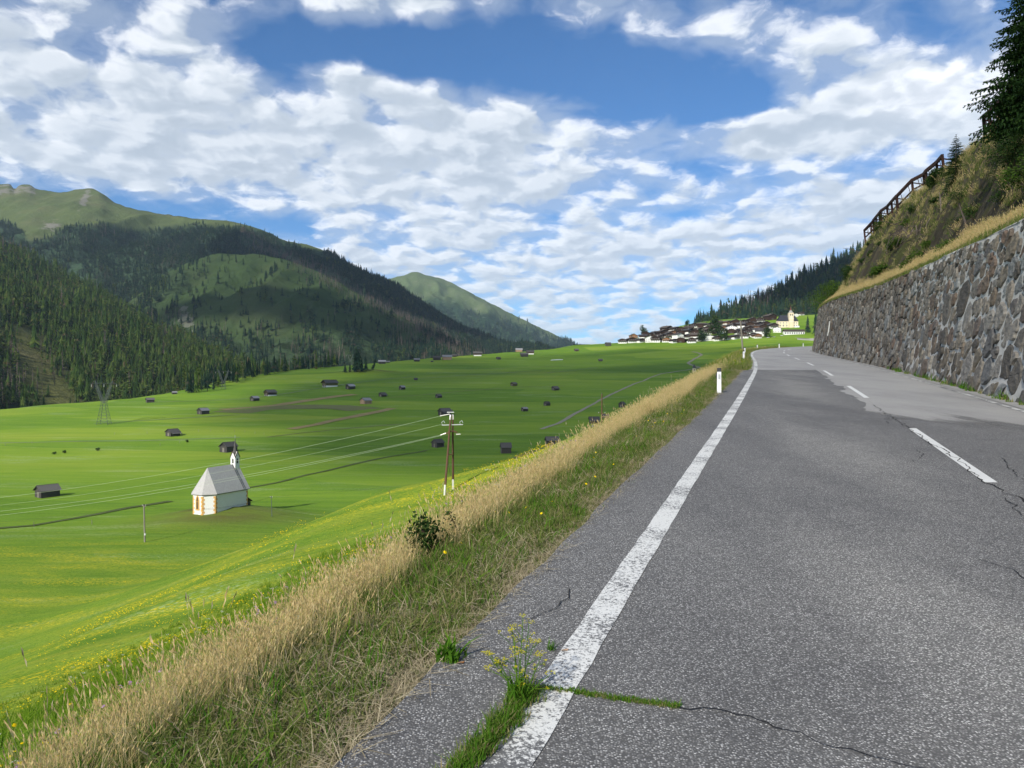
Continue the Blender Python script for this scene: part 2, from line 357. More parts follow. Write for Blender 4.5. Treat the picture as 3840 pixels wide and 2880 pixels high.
def _mount(alp, wood, rock_amt, dry):
    def f(t, b):
        p = POS(t)
        n = noise(t, p, 0.006, 7, 0.6); n2 = noise(t, mapping(t, p, scale=(1, 1, 0.35)), 0.03, 7, 0.68); n3 = noise(t, mapping(t, p, scale=(1, 1, 0.5)), 0.14, 4, 0.7)
        a = attr(t, 'alp')
        g = mixc(t, n2, tuple(x * 0.7 for x in alp), tuple(x * 1.3 for x in alp))
        g = mixc(t, smooth(t, n, 0.45, 0.70, 0, 0.6), g, dry)
        w = mixc(t, smooth(t, n2, 0.35, 0.65), tuple(x * 0.6 for x in wood), tuple(x * 1.5 for x in wood))
        w = mixc(t, smooth(t, n3, 0.45, 0.7, 0, 0.6), w, tuple(x * 0.4 for x in wood))
        c = mixc(t, a, w, g)
        rk = smooth(t, math_(t, 'ADD', n2, math_(t, 'MULTIPLY', attr(t, 'rock'), 0.45)), 0.76, 0.86, 0, rock_amt)
        c = mixc(t, rk, c, mixc(t, n3, (0.13, 0.125, 0.11), (0.27, 0.255, 0.22)))
        bump(t, b, math_(t, 'ADD', n2, math_(t, 'MULTIPLY', n3, 0.35)), 9.0, 0.8)
        return c
    return f
M_mtn = material('alpine_slope', _mount((0.092, 0.120, 0.046), (0.036, 0.062, 0.034), 0.8, (0.130, 0.130, 0.068)), 1.0, 0.0)
M_spur = material('clearing_slope', _mount((0.044, 0.072, 0.027), (0.036, 0.058, 0.027), 0.5, (0.062, 0.078, 0.036)), 1.0, 0.0)
M_wood = material('woodland_floor', _mount((0.110, 0.115, 0.040), (0.020, 0.040, 0.014), 0.35, (0.20, 0.165, 0.085)), 1.0, 0.0)
M_farp = material('far_peak_slope', _mount((0.100, 0.140, 0.055), (0.028, 0.055, 0.026), 0.5, (0.130, 0.150, 0.075)), 1.0, 0.0)
def _bank(t, b):
    p = POS(t)
    st = noise(t, mapping(t, p, scale=(0.6, 0.9, 0.25), rot=(0.5, 0.2, 0)), 1.0, 7, 0.65); n2 = noise(t, p, 2.6, 7, 0.7); n3 = noise(t, p, 0.22, 3, 0.6)
    c = ramp(t, st, [(0.28, (0.032, 0.027, 0.020)), (0.45, (0.070, 0.058, 0.040)), (0.6, (0.130, 0.105, 0.066)), (0.75, (0.20, 0.150, 0.085))])
    c = mixc(t, smooth(t, n2, 0.40, 0.66, 0, 0.65), c, (0.085, 0.078, 0.062))
    c = mixc(t, smooth(t, n3, 0.52, 0.66, 0, 0.75), c, (0.085, 0.095, 0.028))
    c = mixc(t, attr(t, 'ledge'), c, mixc(t, n2, (0.06, 0.10, 0.02), (0.16, 0.165, 0.05)))
    bump(t, b, math_(t, 'ADD', st, math_(t, 'MULTIPLY', n2, 0.4)), 0.5, 1.0)
    return c
M_bank = material('eroded_bank_soil', _bank, 0.95, 0.05)

def leafmat(name, stops, trans=0.35, zmix=None, rough=0.7):
    """thin leaf or blade: colour varies from one instance to the next, light passes through"""
    m = bpy.data.materials.new(name); m.use_nodes = True; t = m.node_tree; t.nodes.clear()
    r = ISL(t)
    c = ramp(t, r, stops)
    if zmix:
        z = nd(t, 'ShaderNodeSeparateXYZ', {0: OBJC(t)}).outputs[2]
        c = mixc(t, smooth(t, z, zmix[0], zmix[1]), zmix[2], c)
    d = nd(t, 'ShaderNodeBsdfDiffuse', {'Color': c, 'Roughness': 0.5}); tr = nd(t, 'ShaderNodeBsdfTranslucent', {'Color': c})
    mx = nd(t, 'ShaderNodeMixShader', {0: trans, 1: d.outputs[0], 2: tr.outputs[0]})
    nd(t, 'ShaderNodeOutputMaterial', {0: mx.outputs[0]})
    return m
M_blade = leafmat('green_blade', [(0, (0.085, 0.150, 0.026)), (0.35, (0.135, 0.200, 0.040)), (0.6, (0.190, 0.230, 0.060)), (0.8, (0.28, 0.255, 0.115)), (1, (0.38, 0.31, 0.165))])
M_lush = leafmat('lush_blade', [(0, (0.075, 0.165, 0.012)), (0.4, (0.15, 0.275, 0.020)), (0.8, (0.24, 0.35, 0.034)), (1, (0.36, 0.40, 0.09))], 0.5)
M_straw = leafmat('dry_straw', [(0, (0.27, 0.225, 0.14)), (0.5, (0.38, 0.325, 0.215)), (1, (0.50, 0.44, 0.30))], 0.2)
M_gold = leafmat('golden_stem', [(0, (0.58, 0.43, 0.19)), (0.35, (0.70, 0.55, 0.28)), (0.7, (0.80, 0.66, 0.38)), (0.88, (0.46, 0.44, 0.14)), (1, (0.32, 0.36, 0.10))], 0.45, (0.02, 0.22, (0.160, 0.190, 0.050)))
M_yel = leafmat('yellow_petal', [(0, (0.72, 0.50, 0.010)), (1, (0.82, 0.64, 0.02))], 0.2)
M_umb = leafmat('white_umbel', [(0, (0.52, 0.54, 0.44)), (1, (0.66, 0.67, 0.60))], 0.2)
M_vio = leafmat('violet_petal', [(0, (0.36, 0.20, 0.38)), (1, (0.45, 0.30, 0.48))], 0.2)
M_weed = leafmat('weed_leaf', [(0, (0.045, 0.13, 0.012)), (0.6, (0.09, 0.21, 0.02)), (1, (0.16, 0.26, 0.03))], 0.35)
M_umby = leafmat('yellow_green_umbel', [(0, (0.38, 0.38, 0.02)), (1, (0.58, 0.50, 0.03))], 0.2)
M_bush = leafmat('bush_leaf', [(0, (0.030, 0.065, 0.012)), (0.5, (0.055, 0.105, 0.018)), (1, (0.10, 0.155, 0.03))], 0.3)
M_bushd = leafmat('dark_shrub_leaf', [(0, (0.018, 0.042, 0.012)), (0.5, (0.030, 0.060, 0.016)), (1, (0.055, 0.085, 0.025))], 0.25)
M_need = leafmat('spruce_needles', [(0, (0.012, 0.030, 0.010)), (0.5, (0.022, 0.050, 0.015)), (1, (0.040, 0.078, 0.020))], 0.15)
M_conf = leafmat('conifer_crown', [(0, (0.026, 0.056, 0.016)), (0.35, (0.050, 0.098, 0.022)), (0.7, (0.088, 0.142, 0.030)), (0.92, (0.125, 0.172, 0.040)), (1, (0.14, 0.11, 0.062))], 0.28)  # sunlit copy: greens raised for the lit near slope
M_confd = leafmat('painted_shade_conifer_crown', [(0, (0.015, 0.034, 0.024)), (0.5, (0.024, 0.050, 0.031)), (0.9, (0.042, 0.076, 0.038)), (1, (0.080, 0.072, 0.054))], 0.18)  # darker, bluer copy: shade of the far forests put into the crown colour
M_larch = leafmat('larch_crown', [(0, (0.060, 0.100, 0.022)), (0.6, (0.090, 0.140, 0.030)), (1, (0.150, 0.170, 0.045))], 0.25)
M_dead = leafmat('dead_wood', [(0, (0.075, 0.060, 0.052)), (0.5, (0.125, 0.102, 0.088)), (1, (0.19, 0.158, 0.132))], 0.0)
M_trunk = flat('bark', (0.085, 0.062, 0.045), 0.9, 0.4, 4)

def wood(name, a, b_, sc_=(1, 1, 9), rough=0.85):
    def f(t, b):
        n = noise(t, mapping(t, OBJC(t), scale=sc_), 2.0, 6, 0.7); r = RND(t)
        k = math_(t, 'ADD', math_(t, 'MULTIPLY', n, 0.75), math_(t, 'MULTIPLY', r, 0.3))
        bump(t, b, n, 0.03, 0.6)
        return ramp(t, k, [(0.25, a), (0.8, b_)])
    return material(name, f, rough, 0.15)
M_log = wood('grey_log', (0.030, 0.028, 0.026), (0.105, 0.098, 0.090))
M_logb = wood('brown_log', (0.040, 0.028, 0.020), (0.120, 0.085, 0.060))
M_pale = wood('pale_board', (0.26, 0.17, 0.11), (0.42, 0.29, 0.20))
M_roofg = wood('grey_shingle_roof', (0.050, 0.048, 0.046), (0.135, 0.128, 0.120), (6, 6, 1))
M_rooft = wood('sheet_roof', (0.16, 0.16, 0.165), (0.34, 0.34, 0.345), (6, 1, 1), 0.6)
M_pole = wood('creosoted_pole', (0.055, 0.028, 0.018), (0.150, 0.085, 0.055), (1, 1, 0.4))
M_poleg = wood('grey_pole', (0.12, 0.11, 0.09), (0.26, 0.235, 0.20), (1, 1, 0.4))
M_white = flat('white_render', (0.76, 0.755, 0.72), 0.9, 0.06, 0.6)
M_cream = flat('cream_render', (0.72, 0.62, 0.43), 0.9, 0.06, 0.3)
M_ochre = flat('ochre_quoin_paint', (0.62, 0.36, 0.12), 0.9, 0.2, 2)
M_dark = flat('dark_opening', (0.018, 0.016, 0.016), 0.6, 0.3, 2)
M_glass = flat('window_pane', (0.035, 0.038, 0.045), 0.15, 0.3, 2, 0.6)
M_timb = wood('dark_timber', (0.018, 0.011, 0.008), (0.060, 0.034, 0.022))
M_timo = wood('orange_timber', (0.14, 0.060, 0.022), (0.30, 0.140, 0.055))
M_roofd = wood('dark_slate_roof', (0.030, 0.028, 0.030), (0.085, 0.078, 0.076), (5, 5, 1))
M_roofb = wood('brown_shingle_roof', (0.045, 0.036, 0.030), (0.115, 0.095, 0.080), (5, 5, 1))
M_metal = flat('galvanised_steel', (0.40, 0.42, 0.41), 0.5, 0.2, 3, 0.4)
M_steel = flat('pylon_steel', (0.075, 0.092, 0.085), 0.6, 0.2, 1, 0.3)
M_wire = flat('aluminium_wire', (0.36, 0.42, 0.30), 0.5, 0.1, 1, 0.4)
M_rust = wood('rust_brown_beam', (0.025, 0.014, 0.012), (0.085, 0.042, 0.032), (1, 1, 0.6))
M_porc = flat('porcelain', (0.55, 0.55, 0.50), 0.3, 0.2, 6, 0.5)
M_plast = flat('white_plastic', (0.74, 0.75, 0.76), 0.45, 0.05, 4, 0.4)
M_black = flat('black_plastic', (0.028, 0.028, 0.030), 0.5, 0.3, 6, 0.4)
M_refl = flat('reflector', (0.40, 0.42, 0.43), 0.2, 0.1, 20, 0.6)
M_path = flat('gravel_track', (0.27, 0.25, 0.18), 0.95, 0.3, 0.4)
M_dry = flat('dry_mown_strip', (0.255, 0.200, 0.085), 0.95, 0.35, 0.15)
M_dryg = flat('stubble_green', (0.140, 0.150, 0.050), 0.95, 0.3, 0.1)
M_ditch = flat('ditch_turf', (0.078, 0.105, 0.028), 0.95, 0.5, 0.12)
M_lightg = flat('pale_track_grass', (0.150, 0.215, 0.080), 0.95, 0.2, 0.2)

# ------------------------------------------------------------------ road and terrain functions
_xl = pchip([-60, -20, 0, 3.04, 8.3, 18.8, 30, 40.9, 56, 71.4, 89, 104, 120, 136, 160, 200, 260, 340, 500, 900, 1800],
            [-20.8, -7.55, -1.05, -0.02, 1.80, 5.45, 9.28, 12.95, 17.7, 22.3, 27.9, 33.3, 40.2, 48.6, 63.4, 90, 134, 196, 320, 620, 1290])
_ys = np.linspace(-60, 1800, 18601)
_k = np.hanning(61); _k /= _k.sum()
_tab = np.convolve(np.pad(_xl(_ys), 30, mode='reflect', reflect_type='odd'), _k, mode='valid')
def xl(y): return np.interp(y, _ys, _tab)
def dxl(y): return (xl(np.asarray(y) + 0.5) - xl(np.asarray(y) - 0.5))
def xw(y, w): return xl(y) + w * np.sqrt(1 + dxl(y)**2)       # x of the line w metres right of the left edge line
GR = 0.06
def rz(y): return GR * np.asarray(y, float)
SH = 0.66     # shoulder
_D = pchip([0, 1.0, 1.6, 2.2, 3.2, 5, 8, 11, 16, 23, 31, 39, 47, 64, 100, 400], [0.03, 0.15, 0.52, 1.00, 1.66, 2.55, 3.95, 5.4, 8.3, 11.9, 15.6, 18.1, 20.2, 27.0, 40, 120])
_g2 = pchip([-30, 6, 10, 16, 30, 400], [1.0, 1.0, 1.0, 0.85, 0.75, 0.75])
_g = pchip([-30, 3, 9, 20, 30, 60, 90, 104, 140, 200, 400], [0.85, 0.85, 0.90, 1.0, 1.0, 1.05, 1.03, 1.0, 1.12, 1.2, 1.3])
_F = pchip([-60, 0, 100, 140, 224, 330, 380, 470, 560, 660, 800, 1000, 1150, 1250, 1330, 1400, 1480, 2000],
           [-27, -28.5, -29.3, -29.6, -30.9, -27, -23.6, -16, -10, -0.5, 12.7, 32.7, 52.5, 70, 88, 102, 108, 112])
_edge = pchip([-60, 300, 490, 620, 770, 1000, 1200, 1250, 1400, 2000], [-900, -430, -338, -275, -266, -146, 85, 118, 240, 700])
CH = (-70.6, 176.5)     # chapel
def qof(x, y): return (xw(y, -SH) - x) / np.sqrt(1 + dxl(y)**2)
def H(x, y):
    x = np.asarray(x, float); y = np.asarray(y, float)
    q = np.maximum(qof(x, y), 0)
    S = rz(y) - _D(q) * (_g(y) * sstep(q, 2.2, 7) + _g2(y) * (1 - sstep(q, 2.2, 7)))
    S = S + sstep(q, 4, 15) * (0.8 * np.exp(-((y - 104 + 0.08 * x) / 9)**2) * sstep(x, -32, -14) + 0.25 * np.exp(-((y - 60 + 0.25 * x) / 9)**2)) * sstep(-x, -2, 8)
    S = S + sstep(q, 3, 12) * fbm(x / 14, y / 9, 3, 3) * 1.3
    F = _F(np.minimum(y, 1215)) + (_F(np.maximum(y, 1215)) - _F(1215.0)) * sstep(x, 90, 400) + 0.055 * np.maximum(0, x - 100) * sstep(y, 850, 1250) + fbm(x / 60, y / 30, 5, 3) * 1.6 * sstep(y, 60, 200)
    F = F - np.minimum(0.4 * np.maximum(0, _edge(y) - x), 320)
    k = 2.5
    m = np.maximum(S, F); h = np.where(np.abs(S - F) < k, m + (k - np.abs(S - F))**2 / (4 * k), m)
    h = h + 3.2 * np.exp(-(((x - CH[0] - 3) / 15)**2 + ((y - CH[1] - 6) / 13)**2)) - 0.0
    h = h + 5.0 * np.exp(-(((x + 150) / 28)**2 + ((y - 800) / 22)**2))
    return h + sstep(q, 0.3, 2) * fbm(x * 1.1, y * 1.1, 9, 3) * 0.09 * sstep(q, 0.3, 1.2)
_yy = np.concatenate([np.linspace(2, 60, 300), np.geomspace(60.2, 1990, 2600)])
def hit(px, py, ymin=2.0):
    a = (px - 1920) / 2884; u = (py - 1440) / 2884
    y = _yy[_yy >= ymin]; z = EYE - u * y; h = H(a * y, y); ok = np.where((h >= z))[0]
    if len(ok) == 0: i = len(y) - 1
    else: i = ok[0]
    if i > 0 and len(ok):
        d0 = (z[i - 1] - h[i - 1]); d1 = (h[i] - z[i]); yy = y[i - 1] + (y[i] - y[i - 1]) * d0 / max(d0 + d1, 1e-9)
    else: yy = y[i]
    return Vector((a * yy, yy, float(H(a * yy, yy))))

# ------------------------------------------------------------------ ground sheet left of the road
GRID = {}
def Hm(y, q):          # height of the built ground sheet itself
    ys, qs, Z = GRID['ys'], GRID['qs'], GRID['Z']
    i = np.clip(np.searchsorted(ys, y) - 1, 0, len(ys) - 2); j = np.clip(np.searchsorted(qs, q) - 1, 0, len(qs) - 2)
    a = (y - ys[i]) / (ys[i + 1] - ys[i]); b = np.clip((q - qs[j]) / (qs[j + 1] - qs[j]), 0, 1)
    return (Z[i, j] * (1 - b) + Z[i, j + 1] * b) * (1 - a) + (Z[i + 1, j] * (1 - b) + Z[i + 1, j + 1] * b) * a
def ground():
    ys = np.concatenate([np.arange(-30, 0, 1.5), np.arange(0, 30, 0.5), np.arange(30, 120, 1.5), np.arange(120, 400, 4), np.arange(400, 1990, 11)])
    qs = np.concatenate([np.arange(0, 6, 0.3), np.arange(6, 40, 1.0), np.arange(40, 60, 2.0), np.arange(60, 200, 5), np.arange(200, 1500, 14)])
    Y, Q = np.meshgrid(ys, qs, indexing='ij')
    X = xw(Y, -SH) - Q * np.sqrt(1 + dxl(Y)**2)
    Z = H(X, Y)
    GRID.update(ys=ys, qs=qs, Z=Z)
    m, n = Y.shape
    V = np.stack([X, Y, Z], -1).reshape(-1, 3)
    idx = np.arange(m * n).reshape(m, n)
    F = np.stack([idx[:-1, :-1], idx[:-1, 1:], idx[1:, 1:], idx[1:, :-1]], -1).reshape(-1, 4)[:, ::-1]
    o = mobj('meadow', V.tolist(), F.tolist(), M_meadow, None, True)
    sl = (sstep(-Y - 30 * fbm(X / 40, Y / 20, 66, 3), -185, -135) * (0.82 + 0.18 * sstep(Z - (_F(Y) + 2.0), 0, 3))).reshape(-1)
    vg = (1 - sstep(Q, 1.2, 2.6)).reshape(-1)
    br = np.clip(np.exp(-(((X - CH[0] - 4) / 15)**2 + ((Y - CH[1] - 2) / 12)**2)) * 1.3 + np.exp(-(((X + 150) / 32)**2 + ((Y - 800) / 16)**2)), 0, 1).reshape(-1)
    for nm, a in (('slope', sl), ('verge', vg), ('brown', br)):
        at = o.data.attributes.new(nm, 'FLOAT', 'POINT'); at.data.foreach_set('value', a.astype(np.float32))
    tag(o, 'wide green hay meadow falling from the road and rising to the village', 'meadow', kind='structure')
ground()

def drape(name, pts, width, m, kind='structure', label=None, dz=0.12, ymin=30):
    P = [hit(px, py, ymin) for px, py in pts]
    # refine
    Q = []
    for a, b in zip(P[:-1], P[1:]):
        k = max(2, int((b - a).length / 6)); Q += [a.lerp(b, i / k) for i in range(k)]
    Q.append(P[-1]); V = []; F = []
    for i, p in enumerate(Q):
        d = Q[min(i + 1, len(Q) - 1)] - Q[max(i - 1, 0)]; d.z = 0; d.normalize(); s = Vector((-d.y, d.x, 0))
        wd = width * (0.8 + 0.45 * float(vnoise(i * 0.37, 2.0, 4)))
        for k in (-1, -0.33, 0.33, 1):
            c = p + s * wd / 2 * k; V.append((c.x, c.y, float(H(c.x, c.y)) + dz))
        if i: F += [((i - 1) * 4 + j, (i - 1) * 4 + j + 1, i * 4 + j + 1, i * 4 + j) for j in range(3)]
    o = mobj(name, V, F, m, None, True)
    return tag(o, label, None, None, kind)
# ------------------------------------------------------------------ road
def strip(name, ys, w0, w1, dz, m, parent=None, n=2):
    ys = np.asarray(ys, float); V = []; F = []
    f0 = w0 if callable(w0) else (lambda y: w0 + 0 * y); f1 = w1 if callable(w1) else (lambda y: w1 + 0 * y)
    for i, y in enumerate(ys):
        a = float(f0(y)); b = float(f1(y))
        for k in range(n):
            w = a + (b - a) * k / (n - 1); V.append((float(xw(y, w)), y, GR * y + dz))
        if i: F += [((i - 1) * n + k, (i - 1) * n + k + 1, i * n + k + 1, i * n + k) for k in range(n - 1)]
    return mobj(name, V, F, m, parent)
WALLW = 6.95
def road():
    yr = np.concatenate([np.arange(-30, 60, 1.0), np.arange(60, 330, 2.0)])
    edge = lambda y: -SH + 0.07 * (vnoise(y * 1.7, 0.5, 8) - 0.5) + (0.32 if y > 40.9 else 0) - 0.02
    base = strip('road', yr, lambda y: -SH + 0.12 + (0.20 if y > 40.9 else 0), WALLW + 0.6, 0.0, M_asph_l, None, 4)
    tag(base, 'grey asphalt country road climbing past the stone wall', 'road', None, 'structure')
    def right(y):
        wob = 0.35 * (vnoise(y * 0.9, 3.1, 2) - 0.5) + 0.14 * (vnoise(y * 4.2, 1.1, 5) - 0.5)
        return 3.05 + wob * (1 - float(sstep(y, 30, 40)))
    ya = np.concatenate([np.arange(-30, 20, 0.2), np.arange(20, 40.95, 0.35), [40.9]])
    d = strip('worn_lane_surface', ya, edge, right, 0.004, M_asph_d, base, 3)
    rl = strip('worn_lane_surface', np.arange(-30, 30, 0.35), lambda y: right(y) - 0.25, WALLW - 0.5, 0.0025, M_asph_f, base, 8)
    at = rl.data.attributes.new('wear', 'FLOAT', 'POINT'); at.data.foreach_set('value', np.array([float(1 - sstep(v.co.y + 0.9 * (v.co.x - xw(v.co.y, 3.0)) * 0.9, 11.5, 22.5)) for v in rl.data.vertices], np.float32))
    # edge lines and dashes
    w = lambda off, s: (lambda y: off + 0.012 * (vnoise(y * 7.0, s, 6) - 0.5))
    strip('edge_line', np.concatenate([np.arange(-20, 60, 0.25), np.arange(60, 250, 1.5)]), w(-0.095, 1.0), w(0.095, 2.0), 0.009, M_line, base)
    strip('edge_line', np.arange(-10, 250, 1.0), w(6.28, 3.0), w(6.40, 4.0), 0.009, M_faint, base)
    strip('gutter_kerb', np.arange(-12, 250, 1.0), 6.50, WALLW + 0.25, 0.012, M_conc, base)
    for k in range(-1, 14):
        y0 = 9.0 + 12.7 * k; y1 = y0 + 5.4
        strip('centre_dash', np.linspace(y0, y1, 12), 3.30, 3.44, 0.009, M_dash, base)
    # cracks: narrow filled ribbons on the worn surface
    def crack(pts, w0):
        P = []
        for (a, b) in zip(pts[:-1], pts[1:]):
            a = np.array(a); b = np.array(b); k = max(3, int(np.hypot(*(b - a)) / 0.07))
            for i in range(k):
                f = i / k; p = a + (b - a) * f; nrm = np.array([-(b - a)[1], (b - a)[0]]); nrm = nrm / (np.hypot(*nrm) + 1e-9)
                P.append(p + nrm * (fbm(p[0] * 5, p[1] * 5, 21, 4) * 0.22))
        V = []; F = []
        for i, p in enumerate(P):
            d = P[min(i + 1, len(P) - 1)] - P[max(i - 1, 0)]; d = d / (np.hypot(*d) + 1e-9)
            wd = 0.55 * w0 * (0.2 + 1.3 * float(vnoise(i * 0.43, w0 * 90, 5)))
            for s in (-1, 1):
                V.append((p[0] - d[1] * wd * s / 2, p[1] + d[0] * wd * s / 2, GR * (p[1] + d[0] * wd * s / 2) + 0.0115))
            if i: F.append((2 * i - 2, 2 * i - 1, 2 * i + 1, 2 * i))
        mobj('crack', V, F, M_crack, base)
    def G(px, py):
        y = EYE / ((py - 1440) / 2884 + GR); return ((px - 1920) / 2884 * y, y)
    crack([G(2540, 2665), G(2680, 2680), G(2800, 2700), G(2900, 2740), G(3000, 2755), G(3120, 2800), G(3330, 2835), G(3480, 2878), G(3700, 2960)], 0.014)
    crack([G(3275, 1520), G(3370, 1580), G(3470, 1650), G(3580, 1720), G(3700, 1810), G(3840, 1885), G(4100, 2010)], 0.030)
    crack([G(3330, 1590), G(3330, 1570), G(3390, 1575)], 0.018)
    crack([G(3660, 1650), G(3840, 1650), G(3990, 1660)], 0.022)
    crack([G(3760, 1720), G(3790, 1760), G(3840, 1800), G(3960, 1830)], 0.025)
    crack([G(3770, 1870), G(3840, 1930), G(3900, 2000)], 0.02)
    crack([G(3450, 1690), G(3460, 1720), G(3420, 1740)], 0.014)
    crack([G(2000, 2330), G(2070, 2290), G(2110, 2245), G(2160, 2200)], 0.010)
    crack([G(3680, 2100), G(3780, 2140), G(3900, 2200)], 0.012)
    crack([G(2870, 1465), G(2900, 1467), G(2945, 1478)], 0.05)
    return G
G = road()
# the road comes into view again behind the bend, on a low retaining wall
def far_road():
    P = [hit(2990, 1274, 300), hit(3040, 1277, 300), hit(3120, 1279, 300), hit(3210, 1281, 300)]
    b = MB(); t = MB()
    for a, c in zip(P[:-1], P[1:]):
        b.bar(a + Vector((0, 0, 1.2)), c + Vector((0, 0, 1.2)), 0.6, 3.6)
        t.bar(a + Vector((0, 3.5, 3.15)), c + Vector((0, 3.5, 3.15)), 7.0, 0.3)
    r = empty('retaining_wall', P[0])
    for mb, nm, m in ((b, 'wall_face', M_conc), (t, 'road_deck', M_asph_l)):
        o = mb.obj(nm, m, r); o.matrix_parent_inverse = Matrix.Translation(-Vector(P[0]))
    tag(r, 'low grey concrete wall carrying the far stretch of road below the dark firs', 'retaining wall')
far_road()

# ------------------------------------------------------------------ stone wall
def clip(poly, a, b, c):            # keep a*x+b*y<=c
    out = []
    for i, p in enumerate(poly):
        q = poly[(i + 1) % len(poly)]; dp = a * p[0] + b * p[1] - c; dq = a * q[0] + b * q[1] - c
        if dp <= 0: out.append(p)
        if dp * dq < 0:
            f = dp / (dp - dq); out.append((p[0] + (q[0] - p[0]) * f, p[1] + (q[1] - p[1]) * f))
    return out
_wy = np.linspace(2, 200, 4000)
_ws = np.concatenate([[0], np.cumsum(np.hypot(np.diff(xw(_wy, WALLW)), np.diff(_wy)))])
def wheight(y): return 5.1 + 0.4 * float(sstep(y, 45, 85)) + 0.10 * (float(vnoise(y * 0.5, 0.3, 5)) - 0.5)
def wpt(s, t, n):
    y = float(np.interp(s, _ws, _wy)); sl = float(dxl(y)); k = math.sqrt(1 + sl * sl)
    nx, ny = -1 / k, sl / k          # towards the road
    return (float(xw(y, WALLW)) - nx * (0.14 * t - n), y - ny * (0.14 * t - n), GR * y + t)
def s_of(y): return float(np.interp(y, _wy, _ws))
def stone_wall():
    L = s_of(150.0); rnd = random.Random(5)
    root = empty('stone_wall', wpt(s_of(30), 0, 0)); inv = Matrix.Translation(-Vector(root.location))
    tag(root, 'tall battered retaining wall of rough dark stones with pale mortar', 'wall')
    # backing
    V = []; F = []; mo = []
    ss = np.arange(0, L, 0.5)
    for i, s in enumerate(ss):
        y = float(np.interp(s, _ws, _wy)); h = wheight(y)
        for j, t in enumerate(np.linspace(-0.3, h - 0.02, 12)):
            V.append(wpt(s, t, 0.045 * float(1 - sstep(s, s_of(37), s_of(42))) + 0.02 * (float(vnoise(s * 3, t * 3, 3)) - 0.5)))
            wav = 3.0 * (float(vnoise(t * 0.8, s * 0.05, 7)) - 0.5) + 2.2 * (t / 5)
            mo.append(float(1 - sstep(s + wav, s_of(37), s_of(42))) * (0.85 + 0.15 * rnd.random()))
        if i: F += [((i - 1) * 12 + j, i * 12 + j, i * 12 + j + 1, (i - 1) * 12 + j + 1) for j in range(11)]
        # top cap
        V.append(wpt(s, h - 0.02, -0.9)); mo.append(0.3)
        V[-1] = (V[-1][0], V[-1][1], V[-1][2] + 0.0)
    # re-index because of the cap vertices
    F = []
    for i in range(1, len(ss)):
        a = (i - 1) * 13; b = i * 13
        F += [(a + j, b + j, b + j + 1, a + j + 1) for j in range(12)]
    o = mobj('mortar_backing', V, F, M_mortar, root, True); o.matrix_parent_inverse = inv
    at = o.data.attributes.new('mortar', 'FLOAT', 'POINT'); at.data.foreach_set('value', np.array(mo, np.float32))
    # seeds in a sheared and squeezed space so that the slabs stand tall and lean
    sh = 0.22; sq = 0.98
    seeds = []
    cells = {}
    def too_close(u, v, r):
        for i in range(int(u) - 1, int(u) + 3):
            for j in range(int(v) - 1, int(v) + 3):
                for (a, b, r2) in cells.get((i, j), ()):
                    if (a - u)**2 + (b - v)**2 < (0.5 * (r + r2))**2: return True
        return False
    for tries in range(60000):
        s = rnd.uniform(-1, L + 1); t = rnd.uniform(-0.1, 5.7)
        base = 0.98 - 0.06 * t
        if t > 3.7: base = 0.58
        if s > s_of(40): base *= 0.82
        r = base * rnd.choice((0.40, 0.55, 0.7, 0.85, 1.0, 1.0, 1.25, 1.75 if t < 3.4 else 1.0))
        u = s + sh * t; v = t / sq
        if not too_close(u, v, r):
            seeds.append((u, v, r)); cells.setdefault((int(u), int(v)), []).append((u, v, r))
    A = np.array(seeds)
    stones = []
    for i, (u, v, r) in enumerate(seeds):
        d = (A[:, 0] - u)**2 + (A[:, 1] - v)**2; nb = np.argsort(d)[1:16]
        poly = [(u - 1.9, v - 1.9), (u + 1.9, v - 1.9), (u + 1.9, v + 1.9), (u - 1.9, v + 1.9)]
        for k in nb:
            du = A[k, 0] - u; dv = A[k, 1] - v; L2 = du * du + dv * dv
            f = 0.5 + 0.5 * (r * r - A[k, 2]**2) * 0.25 / L2 * 1.0
            f = min(max(f, 0.25), 0.75)
            poly = clip(poly, du, dv, du * (u + du * f) + dv * (v + dv * f))
            if len(poly) < 3: break
        if len(poly) < 3: continue
        P = [(a - sh * b * sq, b * sq) for a, b in poly]     # back to wall space
        cs = sum(p[0] for p in P) / len(P); ct = sum(p[1] for p in P) / len(P)
        yc = float(np.interp(cs, _ws, _wy)); h = wheight(yc)
        if ct > h - 0.05 or cs < 0.2 or cs > L - 0.3: continue
        P = [(a, min(max(b, -0.12), h + 0.09 * math.sin(a * 9) )) for a, b in P]
        near = 1 - float(sstep(cs, s_of(37), s_of(43)))
        gap = (0.028 + 0.034 * rnd.random()) * near + 0.012
        # shrink + round + ragged edge
        Q = []
        for k in range(len(P)):
            a = P[k]; b = P[(k + 1) % len(P)]
            for f in (0.22, 0.5, 0.78) if math.hypot(b[0] - a[0], b[1] - a[1]) > 0.28 else (0.3, 0.7):
                Q.append((a[0] + (b[0] - a[0]) * f, a[1] + (b[1] - a[1]) * f))
        R2 = []
        for (a, b) in Q:
            da, db = a - cs, b - ct; ln = math.hypot(da, db) + 1e-6
            ln2 = max(ln - gap * (0.7 + 0.9 * rnd.random()), ln * 0.45)
            R2.append((cs + da / ln * ln2, ct + db / ln * ln2))
        area = 0.5 * abs(sum(R2[k][0] * R2[(k + 1) % len(R2)][1] - R2[(k + 1) % len(R2)][0] * R2[k][1] for k in range(len(R2))))
        if area < 0.008: continue
        prd = rnd.uniform(0.06, 0.14) if near > 0.5 else rnd.uniform(0.06, 0.16)
        tl = rnd.uniform(-0.06, 0.06); tt = rnd.uniform(-0.06, 0.06)
        V = []; n = len(R2)
